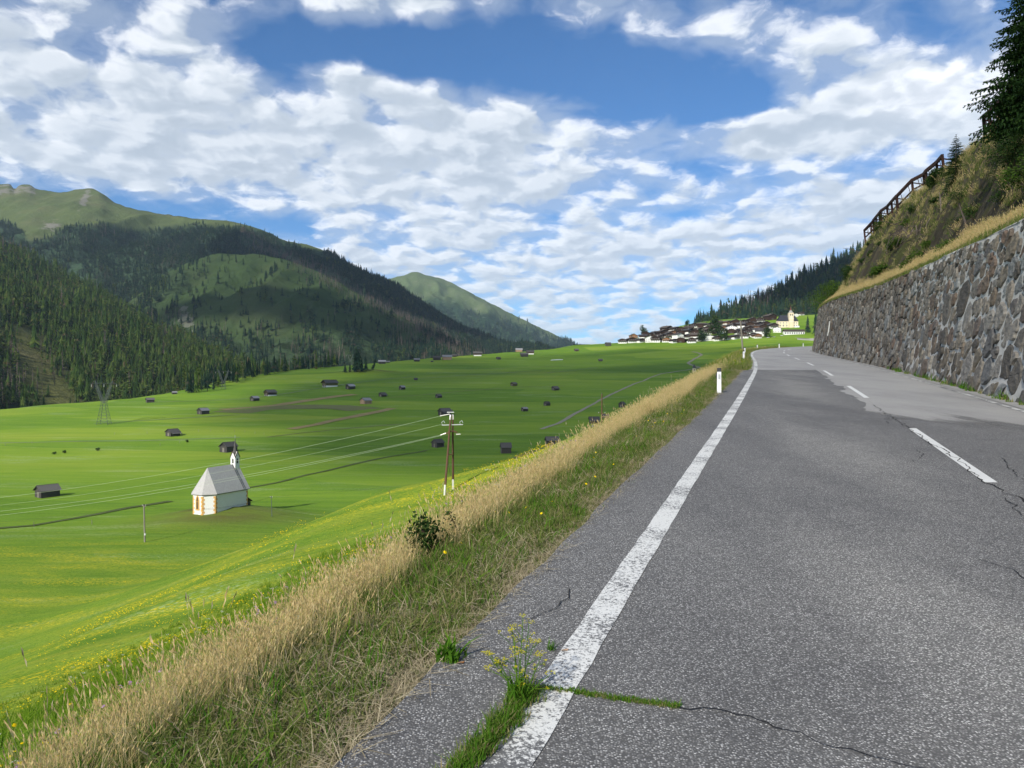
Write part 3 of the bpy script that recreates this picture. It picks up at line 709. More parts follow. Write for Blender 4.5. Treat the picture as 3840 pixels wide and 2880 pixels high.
        for ring, (sc_, dp) in enumerate(((1.0, -0.03), (0.985, prd * 0.55), (0.90, prd * 0.95), (0.55, prd))):
            for k, (a, b) in enumerate(R2):
                a2 = cs + (a - cs) * sc_; b2 = ct + (b - ct) * sc_
                jit = 0.0 if ring == 0 else (rnd.random() - 0.5) * (0.03 if ring == 1 else 0.035)
                V.append(wpt(a2, b2, dp + jit + (0 if ring == 0 else (a2 - cs) * tl + (b2 - ct) * tt)))
        V.append(wpt(cs, ct, prd + rnd.uniform(-0.01, 0.02)))
        F = []
        for ring in range(3):
            F += [(ring * n + k, (ring + 1) * n + k, (ring + 1) * n + (k + 1) % n, ring * n + (k + 1) % n) for k in range(n)]
        F += [(3 * n + k, 4 * n, 3 * n + (k + 1) % n) for k in range(n)]
        F = [f[::-1] for f in F] if sum((R2[k][0] * R2[(k + 1) % n][1] - R2[(k + 1) % n][0] * R2[k][1]) for k in range(n)) > 0 else F
        ymid = V[-1][1]; pxm = 1920 + 2884 * V[-1][0] / max(ymid, 0.1)
        stones.append((area / max(ymid, 1)**2 if (pxm < 3900 and ymid > 5) else 0, V, F))
    stones.sort(key=lambda s: -s[0])
    for k, (a, V, F) in enumerate(stones[:300]):
        c = V[-1]; W = [(p[0] - c[0], p[1] - c[1], p[2] - c[2]) for p in V]
        o = mobj('stone', W, F, M_stone, root); o.location = c; o.matrix_parent_inverse = inv
    mb = MB()
    for a, V, F in stones[300:]: mb.add(V, F)
    o = mb.obj('stone_courses', M_stone, root); o.matrix_parent_inverse = inv; o['kind'] = 'stuff'
    # drain pipe on the wall face
    s0 = s_of(75.0)
    dp = MB().tube([wpt(s0, 1.9, 0.16), wpt(s0, 3.3, 0.16)], 0.06, 8).obj('drain_pipe', M_porc, root); dp.matrix_parent_inverse = inv
stone_wall()

# ------------------------------------------------------------------ bank above the wall
_bz = pchip([0, 0.9, 1.6, 2.8, 4.2, 5.3, 6.2, 9, 20, 60, 260], [5.08, 5.22, 5.9, 8.3, 11.3, 13.35, 14.2, 15.3, 19.0, 31, 90])
def bank_pt(y, r):
    w = WALLW + 0.72 + r; x = float(xw(y, w))
    z = GR * y + float(_bz(r)) + 0.4 * float(sstep(y, 45, 85)) * max(0, 1 - r / 6)
    amp = float(sstep(r, 0.5, 2.2))
    z += amp * ((1.7 - 1.1 * float(sstep(r, 3.8, 5.2))) * float(fbm(y / 6, r / 3.2, 31, 4)) + 0.9 * float(fbm(y / 1.6, r / 1.1, 37, 3)) + 0.4 * float(fbm(y / .6, r / .5, 39, 2)))
    if y > 86: z -= float(sstep(y, 86, 130)) * float(sstep(r, 0.8, 5)) * 7
    return Vector((x, y, z))
def bank():
    ys = np.concatenate([np.arange(2, 110, 0.45), np.arange(110, 260, 4)]); rs = np.concatenate([np.arange(-0.07, 8, 0.22), np.arange(8, 20, 1.5), np.arange(20, 60, 6), np.arange(60, 261, 40)])
    V = []; F = []; lg = []
    n = len(rs)
    for i, y in enumerate(ys):
        for r in rs:
            p = bank_pt(float(y), float(max(r, 0))); 
            if r < 0: p = Vector((float(xw(y, WALLW + 0.72 + r)), y, p.z - 0.03))
            V.append(tuple(p)); lg.append(float(1 - sstep(r + 0.8 * float(vnoise(y * 0.6, r, 3)), 1.0, 2.2)))
        if i: F += [((i - 1) * n + k, (i - 1) * n + k + 1, i * n + k + 1, i * n + k) for k in range(n - 1)]
    o = mobj('hillside', V, F, M_bank, None, True)
    at = o.data.attributes.new('ledge', 'FLOAT', 'POINT'); at.data.foreach_set('value', np.array(lg, np.float32))
    tag(o, 'steep eroded brown bank above the stone wall', 'bank', None, 'structure')
bank()
# ------------------------------------------------------------------ mountains
class Range:
    def __init__(s, name, sky, y0, z0, m, label, rows=70, pstep=14, pw=1.0, amp=60, nscale=220, seed=1, lo=-1100, hi=4900, ridged=False, alpf=None, rockf=None, jag=4.0):
        fy = pchip([a for a, b, c in sky], [b for a, b, c in sky]); fd = pchip([a for a, b, c in sky], [c for a, b, c in sky])
        px = np.arange(lo, hi + 1, pstep, dtype=float); T = np.concatenate([np.linspace(0, 1, rows), [1.04, 1.12, 1.3]])
        PX, TT = np.meshgrid(px, T)
        y1 = fd(PX); fine = fy(px); kk = np.hanning(29); kk /= kk.sum(); soft = np.convolve(np.pad(fine, 14, mode='edge'), kk, mode='valid')
        zt = EYE + (1440 - soft[None, :] + 0 * PX) / 2884 * y1; dzt = (soft - fine)[None, :] / 2884 * y1
        yb = y0(PX) if callable(y0) else y0 + 0 * PX
        Y = yb + (y1 - yb) * TT
        t = np.clip(TT, 0, 1)
        Z = z0 + (zt - z0) * t**pw + dzt * t**14 - np.maximum(TT - 1, 0) * 900
        X = (PX - 1920) / 2884 * Y
        nz = fbm(X / nscale, Y / nscale, seed, 5)
        if ridged: nz = nz * 0.5 + 0.35 - np.abs(fbm(X / nscale * 1.3 + 3, Y / nscale * 0.35, seed + 5, 4)) * 2.2
        env = np.clip(t * (1 - t**3) * 1.9, 0, 1)
        Z = Z + amp * nz * env + jag * fbm(X / 30, Y / 400, seed + 9, 4) * 2 * t**6
        s.PX, s.T, s.X, s.Y, s.Z = px, T, X, Y, Z; s.lo, s.pstep, s.rows = lo, pstep, rows
        m_, n_ = X.shape; idx = np.arange(m_ * n_).reshape(m_, n_)
        F = np.stack([idx[:-1, :-1], idx[:-1, 1:], idx[1:, 1:], idx[1:, :-1]], -1).reshape(-1, 4)
        o = mobj(name, np.stack([X, Y, Z], -1).reshape(-1, 3).tolist(), F.tolist(), m, None, True)
        PY = 1440 - (Z - EYE) / Y * 2884
        s.PY = PY
        for nm, fn in (('alp', alpf), ('rock', rockf)):
            a = np.clip(fn(PX, PY, X, Y), 0, 1) if fn else np.zeros_like(X)
            at = o.data.attributes.new(nm, 'FLOAT', 'POINT'); at.data.foreach_set('value', a.reshape(-1).astype(np.float32))
        tag(o, label, 'mountain', None, 'structure')
    def sample(s, px, t):
        fx = (np.asarray(px) - s.lo) / s.pstep; ft = np.asarray(t) * (s.rows - 1)
        i = np.clip(fx.astype(int), 0, s.X.shape[1] - 2); j = np.clip(ft.astype(int), 0, s.rows - 2); a = fx - i; b = ft - j
        def g(A): return (A[j, i] * (1 - a) + A[j, i + 1] * a) * (1 - b) + (A[j + 1, i] * (1 - a) + A[j + 1, i + 1] * a) * b
        return np.stack([g(s.X), g(s.Y), g(s.Z)], -1)
def topy(P): return 1920 + 2884 * P[:, 0] / P[:, 1], 1440 - (P[:, 2] - EYE) / P[:, 1] * 2884

tl = pchip([-1100, 0, 60, 120, 180, 260, 330, 420, 520, 700, 900, 1000, 1100, 1200, 5000], [780, 830, 850, 905, 890, 850, 845, 850, 862, 852, 850, 872, 915, 940, 940])
def alp_main(PX, PY, X, Y): return sstep(tl(PX) + 26 * fbm(PX / 60, PY / 40, 4, 3) - PY, -10, 14)
def rock_main(PX, PY, X, Y):
    a = np.exp(-(((PX - 320 + (PY - 740) * 0.45) / 22)**2 + ((PY - 745) / 55)**2)) + 0.9 * np.exp(-(((PX - 190) / 60)**2 + ((PY - 845) / 28)**2))
    return a + 0.7 * sstep(724 - PY + (PX < 140) * 20, 0, 20) * (PX < 150)
SKY_B = [(-3400, 520, 3300), (-1100, 590, 3300), (-300, 640, 3300), (-60, 690, 3300), (0, 690, 3300), (35, 688, 3300), (55, 708, 3300), (75, 693, 3300), (110, 692, 3300), (135, 707, 3300), (240, 722, 3300), (290, 710, 3300), (340, 706, 3300),
         (385, 728, 3250), (430, 758, 3250), (500, 783, 3200), (560, 795, 3200), (640, 806, 3150), (720, 817, 3100), (800, 824, 3100), (860, 829, 3050), (930, 845, 3000), (1000, 868, 3000), (1090, 908, 2950), (1150, 914, 2900), (1200, 935, 2900),
         (1300, 985, 2850), (1400, 1032, 2800), (1500, 1078, 2750), (1620, 1150, 2700), (1700, 1200, 2700), (1800, 1252, 2650), (1900, 1292, 2600), (2000, 1318, 2600), (2200, 1340, 2600), (4900, 1380, 2600)]
RB = Range('mountain', SKY_B, lambda p: 1450 + 0 * p, -60, M_mtn, 'long forested mountain ridge with a green alpine summit', 90, 10, 0.92, 150, 330, 11, -3400, 2300, True, alp_main, rock_main, 5)
SKY_C = [(900, 1200, 6000), (1300, 1100, 6000), (1470, 1043, 6000), (1520, 1030, 6000), (1555, 1019, 6000), (1600, 1033, 6000), (1640, 1041, 6000), (1665, 1048, 6000), (1740, 1085, 5800), (1850, 1142, 5600), (1950, 1192, 5500), (2060, 1245, 5300), (2150, 1288, 5200), (2230, 1312, 5200), (2500, 1345, 5200), (4900, 1380, 5200)]
RC = Range('mountain', SKY_C, 3600, 0, M_farp, 'hazy green pointed mountain at the end of the valley', 60, 8, 1.0, 170, 300, 23, 1000, 3000, True,
           lambda PX, PY, X, Y: sstep(1125 + 0.25 * (PX - 1600) + 90 * fbm(PX / 40, PY / 60, 8, 4) - PY, -25, 25), lambda PX, PY, X, Y: 0.4 + 0 * PX, 6)
def alp_spur(PX, PY, X, Y):
    return sstep(fbm(PX / 130, PY / 90, 14, 4) + 0.28 + (PY < 1010) * 0.2 - sstep(PY, 1150, 1330) * 0.42 - 0.35 * (1 - sstep(PX, 430, 800)), -0.05, 0.12)
SKY_D = [(-200, 1420, 1900), (200, 1330, 1900), (400, 1200, 1950), (470, 1120, 2000), (560, 1058, 2050), (660, 1005, 2100), (760, 965, 2150), (830, 952, 2150), (960, 954, 2150), (1060, 972, 2100), (1140, 998, 2100), (1250, 1050, 2050), (1380, 1120, 2000), (1500, 1187, 1950), (1600, 1240, 1900), (1720, 1300, 1850), (1850, 1345, 1800), (2100, 1400, 1800)]
RD = Range('mountain', SKY_D, 1250, -60, M_spur, 'rounded green spur with clearings and dead trunks before the ridge', 70, 9, 0.85, 70, 170, 41, -200, 2100, True, alp_spur,
           lambda PX, PY, X, Y: 0.9 * np.exp(-(((PX - 690 - 0.35 * (PY - 1180)) / 40)**2 + ((PY - 1190) / 70)**2)), 4)
def alp_near(PX, PY, X, Y):
    a = np.exp(-(((PX - 540 - 1.75 * (PY - 1150)) / 60)**2)) * sstep(PY, 1095, 1120) * (1 - sstep(PY, 1200, 1222))
    b = np.exp(-(((PX - 60 - 0.62 * (PY - 1230)) / 95)**2)) * sstep(PY, 1170, 1260)
    return np.maximum(a, b * 0.9)
SKY_A = [(-3400, 330, 2100), (-1100, 420, 1900), (-400, 700, 1850), (0, 893, 1750), (90, 945, 1720), (180, 1000, 1700), (300, 1050, 1650), (420, 1120, 1600), (540, 1185, 1550), (660, 1245, 1500), (760, 1295, 1430), (860, 1345, 1350), (960, 1395, 1250), (1050, 1432, 1150), (1250, 1470, 1100)]
RA = Range('wooded_slope', SKY_A, lambda p: 640 + 0.22 * np.clip(p, -400, 1300), -45, M_wood, 'near wooded valley side sloping down to the meadow', 60, 10, 0.90, 34, 120, 61, -3400, 1250, False, alp_near,
           lambda PX, PY, X, Y: 0.25 + 0 * PX, 3)
SKY_E = [(2150, 1400, 1500), (2350, 1330, 1500), (2500, 1278, 1520), (2590, 1238, 1550), (2700, 1190, 1600), (2800, 1140, 1650), (2900, 1100, 1700), (3000, 1047, 1750), (3100, 995, 1800), (3200, 948, 1850), (3290, 905, 1900), (3500, 815, 2000), (3800, 690, 2100), (4900, 350, 2300)]
RE = Range('wooded_slope', SKY_E, lambda p: 1330 + 0.02 * (p - 2500), 70, M_wood, 'dark wooded hillside rising behind the village', 50, 10, 0.95, 30, 120, 71, 2150, 4900, False,
           lambda PX, PY, X, Y: np.exp(-(((PX - 2960) / 22)**2 + ((PY - 1132) / 7)**2)) + sstep(PX, 2890, 2960) * sstep(PY, 1175, 1200), lambda PX, PY, X, Y: 0.2 + 0 * PX, 3)

# ------------------------------------------------------------------ scatter helper: uncountable growth only
def gn_scatter(name, P, rot, scl, idx, variants, label, cat='plants'):
    hold = bpy.data.collections.new(name + '_kinds')
    for k, v in enumerate(variants): hold.objects.link(v)
    me = bpy.data.meshes.new(name); me.vertices.add(len(P)); me.vertices.foreach_set('co', np.asarray(P, np.float32).reshape(-1))
    a = me.attributes.new('rot', 'FLOAT_VECTOR', 'POINT'); a.data.foreach_set('vector', np.asarray(rot, np.float32).reshape(-1))
    a = me.attributes.new('scl', 'FLOAT_VECTOR', 'POINT')
    scl = np.asarray(scl, np.float32)
    if scl.ndim == 1: scl = np.stack([scl] * 3, -1)
    a.data.foreach_set('vector', scl.reshape(-1))
    a = me.attributes.new('idx', 'INT', 'POINT'); a.data.foreach_set('value', np.asarray(idx, np.int32))
    o = link(bpy.data.objects.new(name, me))
    g = bpy.data.node_groups.new(name, 'GeometryNodeTree')
    g.interface.new_socket('Geometry', in_out='INPUT', socket_type='NodeSocketGeometry'); g.interface.new_socket('Geometry', in_out='OUTPUT', socket_type='NodeSocketGeometry')
    gi = g.nodes.new('NodeGroupInput'); go = g.nodes.new('NodeGroupOutput')
    ci = nd(g, 'GeometryNodeCollectionInfo', {'Collection': hold, 'Separate Children': True, 'Reset Children': True})
    def na(n, ty): return nd(g, 'GeometryNodeInputNamedAttribute', {'Name': n}, data_type=ty).outputs[0]
    er = nd(g, 'FunctionNodeEulerToRotation', {0: na('rot', 'FLOAT_VECTOR')})
    ip = nd(g, 'GeometryNodeInstanceOnPoints', {'Points': gi.outputs[0], 'Instance': ci.outputs[0], 'Pick Instance': True, 'Instance Index': na('idx', 'INT'), 'Rotation': er.outputs[0], 'Scale': na('scl', 'FLOAT_VECTOR')})
    g.links.new(ip.outputs[0], go.inputs[0])
    md = o.modifiers.new('scatter', 'NODES'); md.node_group = g
    return tag(o, label, cat, None, 'stuff')
def vobj(name, me): return bpy.data.objects.new(name, me)

# ------------------------------------------------------------------ trees, unit height
def conifer_shape(rnd, tiers=9, n=9, wid=0.17, low=0.08, ragged=0.35):
    mb = MB()
    for k in range(tiers):
        f = k / (tiers - 1); z = low + (0.97 - low) * f; r = wid * (1 - f)**0.85 * (0.8 + 0.4 * rnd.random()) + 0.012
        hgt = (0.97 - low) / tiers * 1.9; off = rnd.random() * 6.28
        V = [(rnd.uniform(-.006, .006), rnd.uniform(-.006, .006), min(z + hgt, 1.0))]
        for j in range(n):
            a = off + 6.283 * j / n + rnd.uniform(-.2, .2); rr = r * (1 - ragged * rnd.random())
            V.append((rr * math.cos(a), rr * math.sin(a), z - 0.035 * rnd.random() - 0.02))
            a2 = a + 3.1416 / n; r2 = rr * 0.48
            V.append((r2 * math.cos(a2), r2 * math.sin(a2), z + hgt * 0.30))
        m = 2 * n
        mb.add(V, [(0, 1 + j, 1 + (j + 1) % m) for j in range(m)])
    return mb
def trunk_shape(top=0.9, r=0.014): return MB().tube([(0, 0, -0.05), (0, 0, top * 0.5), (0, 0, top)], [r, r * 0.7, r * 0.15], 6)
def larch_shape(rnd):
    mb = MB()
    for k in range(70):
        f = rnd.random()**0.8; z = 0.18 + 0.78 * f; r = 0.24 * (1 - f)**0.6 + 0.02; a = rnd.uniform(0, 6.28); rr = r * rnd.uniform(0.2, 1)
        c = Vector((rr * math.cos(a), rr * math.sin(a), z)); s = rnd.uniform(0.03, 0.07)
        q = [Vector((rnd.gauss(0, 1), rnd.gauss(0, 1), rnd.gauss(0, 0.6))).normalized() * s for _ in range(4)]
        mb.add([c + v for v in q], [(0, 1, 2), (0, 2, 3), (1, 2, 3), (0, 1, 3)])
    return mb
def dead_shape(rnd):
    mb = MB().tube([(0, 0, -0.03), (rnd.uniform(-.01, .01), 0, 0.5), (rnd.uniform(-.015, .015), 0, 1.0)], [0.016, 0.011, 0.003], 5)
    for k in range(34):
        z = rnd.uniform(0.25, 0.96); a = rnd.uniform(0, 6.28); l = 0.085 * (1.1 - z) + 0.02
        e = Vector((l * math.cos(a), l * math.sin(a), z - 0.3 * l)); s = Vector((-math.sin(a), math.cos(a), 0)) * 0.006
        mb.add([(0, 0, z + 0.012), (0, 0, z - 0.012), e + s, e - s], [(0, 1, 2), (0, 1, 3)])
    return mb
rt = random.Random(3)
def joined(name, crown, cm, trunk):
    n = len(crown.f); mb = MB(); mb.add(crown.v, crown.f); mb.add(trunk.v, trunk.f)
    return new_mesh(name, mb.v, mb.f, [cm, M_trunk], False, [0] * n + [1] * (len(mb.f) - n))
CON = [conifer_shape(rt, n_, 9, w_, l_, g_) for n_, w_, l_, g_ in ((11, 0.12, 0.03, 0.45), (9, 0.16, 0.10, 0.30), (8, 0.20, 0.05, 0.5), (7, 0.25, 0.12, 0.4), (12, 0.17, 0.16, 0.55))]
LAR = [larch_shape(rt) for _ in range(2)]
DEAD = [dead_shape(rt) for _ in range(3)]
TRK = trunk_shape()
def kinds(cm):
    L = [vobj('a%d' % i, joined('fir', c, cm, TRK)) for i, c in enumerate(CON)]          # 0-4
    L += [vobj('b%d' % i, joined('larch', c, M_larch, TRK)) for i, c in enumerate(LAR)]    # 5-6
    L += [vobj('c%d' % i, c.mesh('snag', M_dead)) for i, c in enumerate(DEAD)]             # 7-9
    return L
def forest(name, rg, n, pxr, tr, hr, accept, label, cm, larch=0.05, dead=None):
    px = rng.uniform(*pxr, n); t = rng.uniform(*tr, n)
    P = rg.sample(px, t); qx, qy = topy(P)
    d = dead(qx, qy) if dead is not None else np.zeros(n)
    keep = rng.random(n) < accept(qx, qy)
    isd = rng.random(n) < d; isl = rng.random(n) < larch
    idx = rng.integers(0, 5, n); idx = np.where(isl, rng.integers(5, 7, n), idx); idx = np.where(isd, rng.integers(7, 10, n), idx)
    h = rng.uniform(*hr, n) * (0.55 + 0.75 * rng.random(n)) * (0.85 + 0.5 * (vnoise(px / 9, t * 60, 3) > .5) * rng.random(n)); w = h * rng.uniform(0.85, 1.3, n) * np.where(isd, 1.0, 1.12)
    P[:, 2] -= 0.3
    rot = np.stack([rng.normal(0, .03, n), rng.normal(0, .03, n), rng.uniform(0, 6.28, n)], -1)
    k = keep
    return gn_scatter(name, P[k], rot[k], np.stack([w, w, h], -1)[k], idx[k], kinds(cm), label, 'forest')
def nz(px, py, sx, sy, seed): return fbm(px / sx, py / sy, seed, 4)

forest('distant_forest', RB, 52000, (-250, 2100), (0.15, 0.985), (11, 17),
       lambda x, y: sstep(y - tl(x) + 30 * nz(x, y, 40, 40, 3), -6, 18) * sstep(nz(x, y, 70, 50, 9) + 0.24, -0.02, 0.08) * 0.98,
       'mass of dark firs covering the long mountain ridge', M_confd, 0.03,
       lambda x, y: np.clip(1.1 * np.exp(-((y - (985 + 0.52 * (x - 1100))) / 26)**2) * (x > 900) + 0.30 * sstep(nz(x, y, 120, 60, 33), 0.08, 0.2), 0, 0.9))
def acc_spur(x, y):
    ridge = np.exp(-((y - (1005 + 0.56 * (x - 1130))) / 24)**2) * (x > 1080)
    low = sstep(y, 1185, 1260) * sstep(nz(x, y, 60, 70, 5) + 0.10, 0, 0.1)
    left = (1 - sstep(x, 520, 800)) * sstep(nz(x, y, 50, 40, 6) + 0.12, 0, 0.12)
    cl = sstep(nz(x, y, 45, 60, 7), 0.16, 0.22)
    return np.clip(ridge * 0.9 + low * 0.85 + left * 0.8 + cl * 0.7 + 0.07, 0, 0.95)
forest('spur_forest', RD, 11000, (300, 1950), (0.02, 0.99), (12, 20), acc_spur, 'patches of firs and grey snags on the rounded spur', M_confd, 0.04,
       lambda x, y: np.clip(np.exp(-((y - (1005 + 0.56 * (x - 1130))) / 24)**2) * (x > 1080) * 0.95 + 0.75 * sstep(nz(x, y, 90, 90, 44), 0.0, 0.15) * (y > 1180), 0, 0.95))
def acc_near(x, y):
    return np.clip(0.96 - 0.97 * np.maximum(alp_near(x, y, x, y), np.maximum(alp_near(x, y - 14, x, y), alp_near(x, y - 28, x, y))), 0, 1)
forest('slope_forest', RA, 14500, (-1400, 1150), (0.03, 0.995), (15, 23), acc_near, 'dense sunlit fir forest on the near valley side', M_conf, 0.16,
       lambda x, y: np.clip(0.85 * np.exp(-(((x - 30) / 60)**2 + ((y - 925) / 28)**2)) + 0.9 * np.exp(-(((x - 630) / 22)**2 + ((y - 1270) / 24)**2)) + 0.95 * np.exp(-(((x - 70) / 90)**2 + ((y - 1440) / 70)**2)) + 0.03, 0, 1))
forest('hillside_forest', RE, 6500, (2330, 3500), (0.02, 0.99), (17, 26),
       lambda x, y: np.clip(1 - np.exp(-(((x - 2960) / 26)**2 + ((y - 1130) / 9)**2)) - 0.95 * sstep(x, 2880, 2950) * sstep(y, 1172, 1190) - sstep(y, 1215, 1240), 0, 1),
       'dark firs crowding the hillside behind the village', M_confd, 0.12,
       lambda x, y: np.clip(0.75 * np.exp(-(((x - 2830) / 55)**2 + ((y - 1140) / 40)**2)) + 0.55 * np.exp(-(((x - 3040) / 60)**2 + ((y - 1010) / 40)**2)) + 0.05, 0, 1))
forest('valley_head_forest', RC, 7000, (1450, 2300), (0.25, 0.97), (20, 28),
       lambda x, y: sstep(y - (1125 + 0.25 * (x - 1600)) + 90 * nz(x, y, 40, 60, 8), -10, 40) * 0.8, 'far firs on the hazy pointed mountain', M_confd, 0.05)

# individual firs: the row at the meadow's far edge, the knoll, and the front ranks of the wooded slopes
CONM = [c.mesh('fir_crown', M_conf) for c in CON]; CONMD = [c.mesh('fir_crown', M_confd) for c in CON]; TRKM = TRK.mesh('fir_trunk', M_trunk)
LARM = [c.mesh('larch_crown', M_larch) for c in LAR]
def fir(loc, h, label, group, k=None, dark=False, wide=1.1, name='fir_tree', larch=False):
    e = empty(name, loc, random.uniform(0, 6.28)); e.scale = (h * wide, h * wide, h)
    cm = (LARM[random.randrange(2)] if larch else (CONMD if dark else CONM)[random.randrange(5) if k is None else k])
    link(bpy.data.objects.new('crown', cm), e); link(bpy.data.objects.new('trunk', TRKM), e)
    return tag(e, label, 'tree', group)
def edge_trees():
    pts = [(690, 1478), (730, 1474), (790, 1466), (850, 1452), (905, 1432), (960, 1418), (1010, 1404), (1060, 1396), (1110, 1390), (1160, 1386), (1210, 1381), (1260, 1378)]
    fx = pchip([a for a, b in pts], [b for a, b in pts])
    for k in range(84):
        px = 690 + (1270 - 690) * (k + random.uniform(-.4, .4)) / 84
        p = hit(px, float(fx(px)) + random.uniform(0, 3), 300); dx = random.uniform(4, 60)
        yy = p.y + dx; xx = (px - 1920) / 2884 * yy; zz = float(H(xx, yy))
        fir((xx, yy, zz - 0.3), random.uniform(13, 21) + min(0.35 * max(0, p.z - zz), 14), 'tall fir in the dark row along the far edge of the meadow', 'firs along the meadow edge', None, random.random() < 0.7, 1.15, larch=random.random() < 0.1)
    for px, py, h in ((1294, 1398, 8.5), (1312, 1396, 11), (1337, 1394, 25), (1331, 1395, 20), (1344, 1395, 21), (1357, 1393, 15), (1372, 1391, 14)):
        fir(hit(px, py, 300) - Vector((0, 0, .2)), h, 'small dark fir standing on the brown knoll', 'firs on the knoll', None, True, 1.7)
    fir(hit(1397, 1385, 300) - Vector((0, 0, .2)), 14, 'leaning dark fir at the upper end of the brown knoll', None, None, True, 1.5).rotation_euler = (0, 0.30, 0)
    n = 0
    while n < 130:                    # front rank of the near valley side
        px = random.uniform(-60, 700); t = random.uniform(0.10, 0.34)
        P = RA.sample(np.array([px]), np.array([t])); qx, qy = topy(P)
        if random.random() > acc_near(qx, qy)[0]: continue
        fir(P[0] - np.array([0, 0, .3]), random.uniform(14, 22), 'fir in the front rank of the wooded valley side', 'firs at the foot of the valley side', None, random.random() < 0.35, 1.12); n += 1
    for px, py, h in ((3029, 1247, 27), ):
        fir(hit(px, py, 300) - Vector((0, 0, .2)), h, 'lone dark fir on the green slope beside the long white building', None, 2, True, 1.3)
    for k in range(16):
        px = 3062 + 5 * k + random.uniform(-4, 4); p = hit(px - 6, 1262 - 2.2 * k + random.uniform(-12, 6), 300)
        fir(p - Vector((0, 0, .5)), random.uniform(26, 44), 'tall dark fir in the clump where the road vanishes behind the wall', 'firs by the far bend', None, True, 1.15)
edge_trees()
# ------------------------------------------------------------------ unseen clouds added behind the viewer to shade parts of the valley
def shade_cloud_mat(name, clear):
    m = bpy.data.materials.new(name); m.use_nodes = True; t = m.node_tree; t.nodes.clear()
    d = nd(t, 'ShaderNodeBsdfTranslucent', {'Color': (0.9, 0.9, 0.92, 1)}); e = nd(t, 'ShaderNodeBsdfDiffuse', {'Color': (0.9, 0.9, 0.92, 1)})
    a = nd(t, 'ShaderNodeMixShader', {0: 0.5, 1: d.outputs[0], 2: e.outputs[0]}); tr = nd(t, 'ShaderNodeBsdfTransparent')
    mx = nd(t, 'ShaderNodeMixShader', {0: math.sqrt(clear), 1: a.outputs[0], 2: tr.outputs[0]})
    nd(t, 'ShaderNodeOutputMaterial', {0: mx.outputs[0]}); return m
M_cl1 = shade_cloud_mat('thin_shade_cloud', 0.5); M_cl0 = shade_cloud_mat('veil_shade_cloud', 0.62); M_cl3 = shade_cloud_mat('medium_shade_cloud', 0.26); M_cl4 = shade_cloud_mat('light_shade_cloud', 0.42); M_cl2 = shade_cloud_mat('dense_shade_cloud', 0.13)
def cloud(gx, gy, gz, rx, ry, alt, rot, m, seed, label):
    """a lumpy cloud whose shadow falls round the ground point (gx, gy, gz)"""
    bm = bmesh.new(); bmesh.ops.create_icosphere(bm, subdivisions=5, radius=1.0)
    for v in bm.verts:
        p = v.co; n = float(fbm(p.x * 2.2 + seed, p.y * 2.2 + p.z, seed, 4))
        k = 1 + 0.75 * n
        v.co = Vector((p.x * rx * k, p.y * ry * k, (p.z if p.z > 0 else p.z * 0.35) * 0.28 * min(rx, ry) * k))
    me = bpy.data.meshes.new('cloud'); bm.to_mesh(me); bm.free(); me.materials.append(m)
    me.polygons.foreach_set('use_smooth', [True] * len(me.polygons))
    o = link(bpy.data.objects.new('cloud', me)); f = (alt - gz) / SUN.z
    o.location = (gx + SUN.x * f, gy + SUN.y * f, alt); o.rotation_euler = (0, 0, rot)
    return tag(o, label, 'cloud', None, 'structure')
cloud(74, 60, 0, 62, 150, 900, -0.30, M_cl0, 3, 'unseen thin cloud added to shade the road')
cloud(235, 560, 0, 370, 400, 1100, 0.1, M_cl3, 8, 'unseen broad cloud added to shade the upper meadow')
cloud(230, 960, 30, 380, 190, 1400, 0.1, M_cl4, 31, 'unseen cloud added to shade the meadow below the village')
cloud(-130, 830, 10, 130, 210, 1300, -0.2, M_cl4, 33, 'unseen cloud added to shade the knoll')
cloud(-560, 2500, 420, 420, 420, 1900, 0.2, M_cl2, 14, 'unseen dense cloud added to shade the mountain flank')
cloud(150, 2450, 300, 330, 420, 1900, 0.0, M_cl2, 15, 'unseen dense cloud added to shade the lower ridge')
cloud(-430, 1750, 150, 330, 190, 1500, 0.1, M_cl2, 17, 'unseen dense cloud added to shade the spur')
cloud(780, 1650, 180, 300, 260, 1500, 0.2, M_cl2, 21, 'unseen dense cloud added to shade the hillside forest')

# ------------------------------------------------------------------ hay barns
def log_walls(lx, ly, h, logs=10):
    mb = MB(); d = h / logs
    for k in range(logs):
        z0 = k * d + 0.015; z1 = (k + 1) * d - 0.015; e = 0.18 if k % 2 else 0.0; e2 = 0.18 - e
        for s in (-1, 1):
            mb.box(-lx / 2 - e, lx / 2 + e, s * ly / 2 - 0.09, s * ly / 2 + 0.09, z0, z1)
            mb.box(s * lx / 2 - 0.085, s * lx / 2 + 0.085, -ly / 2 - e2, ly / 2 + e2, z0, z1)
    return mb
def gable_boards(lx, ly, h, rise):
    mb = MB(); n = 12
    for s in (-1, 1):
        for k in range(n):
            y0 = -ly / 2 + ly * k / n + 0.01; y1 = -ly / 2 + ly * (k + 1) / n - 0.01
            z0 = h + rise * (1 - abs(y0) / (ly / 2)); z1 = h + rise * (1 - abs(y1) / (ly / 2)); x = s * (lx / 2 + 0.02)
            mb.add([(x, y0, h - 0.02), (x, y1, h - 0.02), (x, y1, z1), (x, y0, z0), (x - s * .05, y0, h - 0.02), (x - s * .05, y1, h - 0.02), (x - s * .05, y1, z1), (x - s * .05, y0, z0)],
                   [(0, 1, 2, 3), (7, 6, 5, 4), (0, 4, 5, 1), (3, 2, 6, 7), (1, 5, 6, 2), (0, 3, 7, 4)])
    return mb
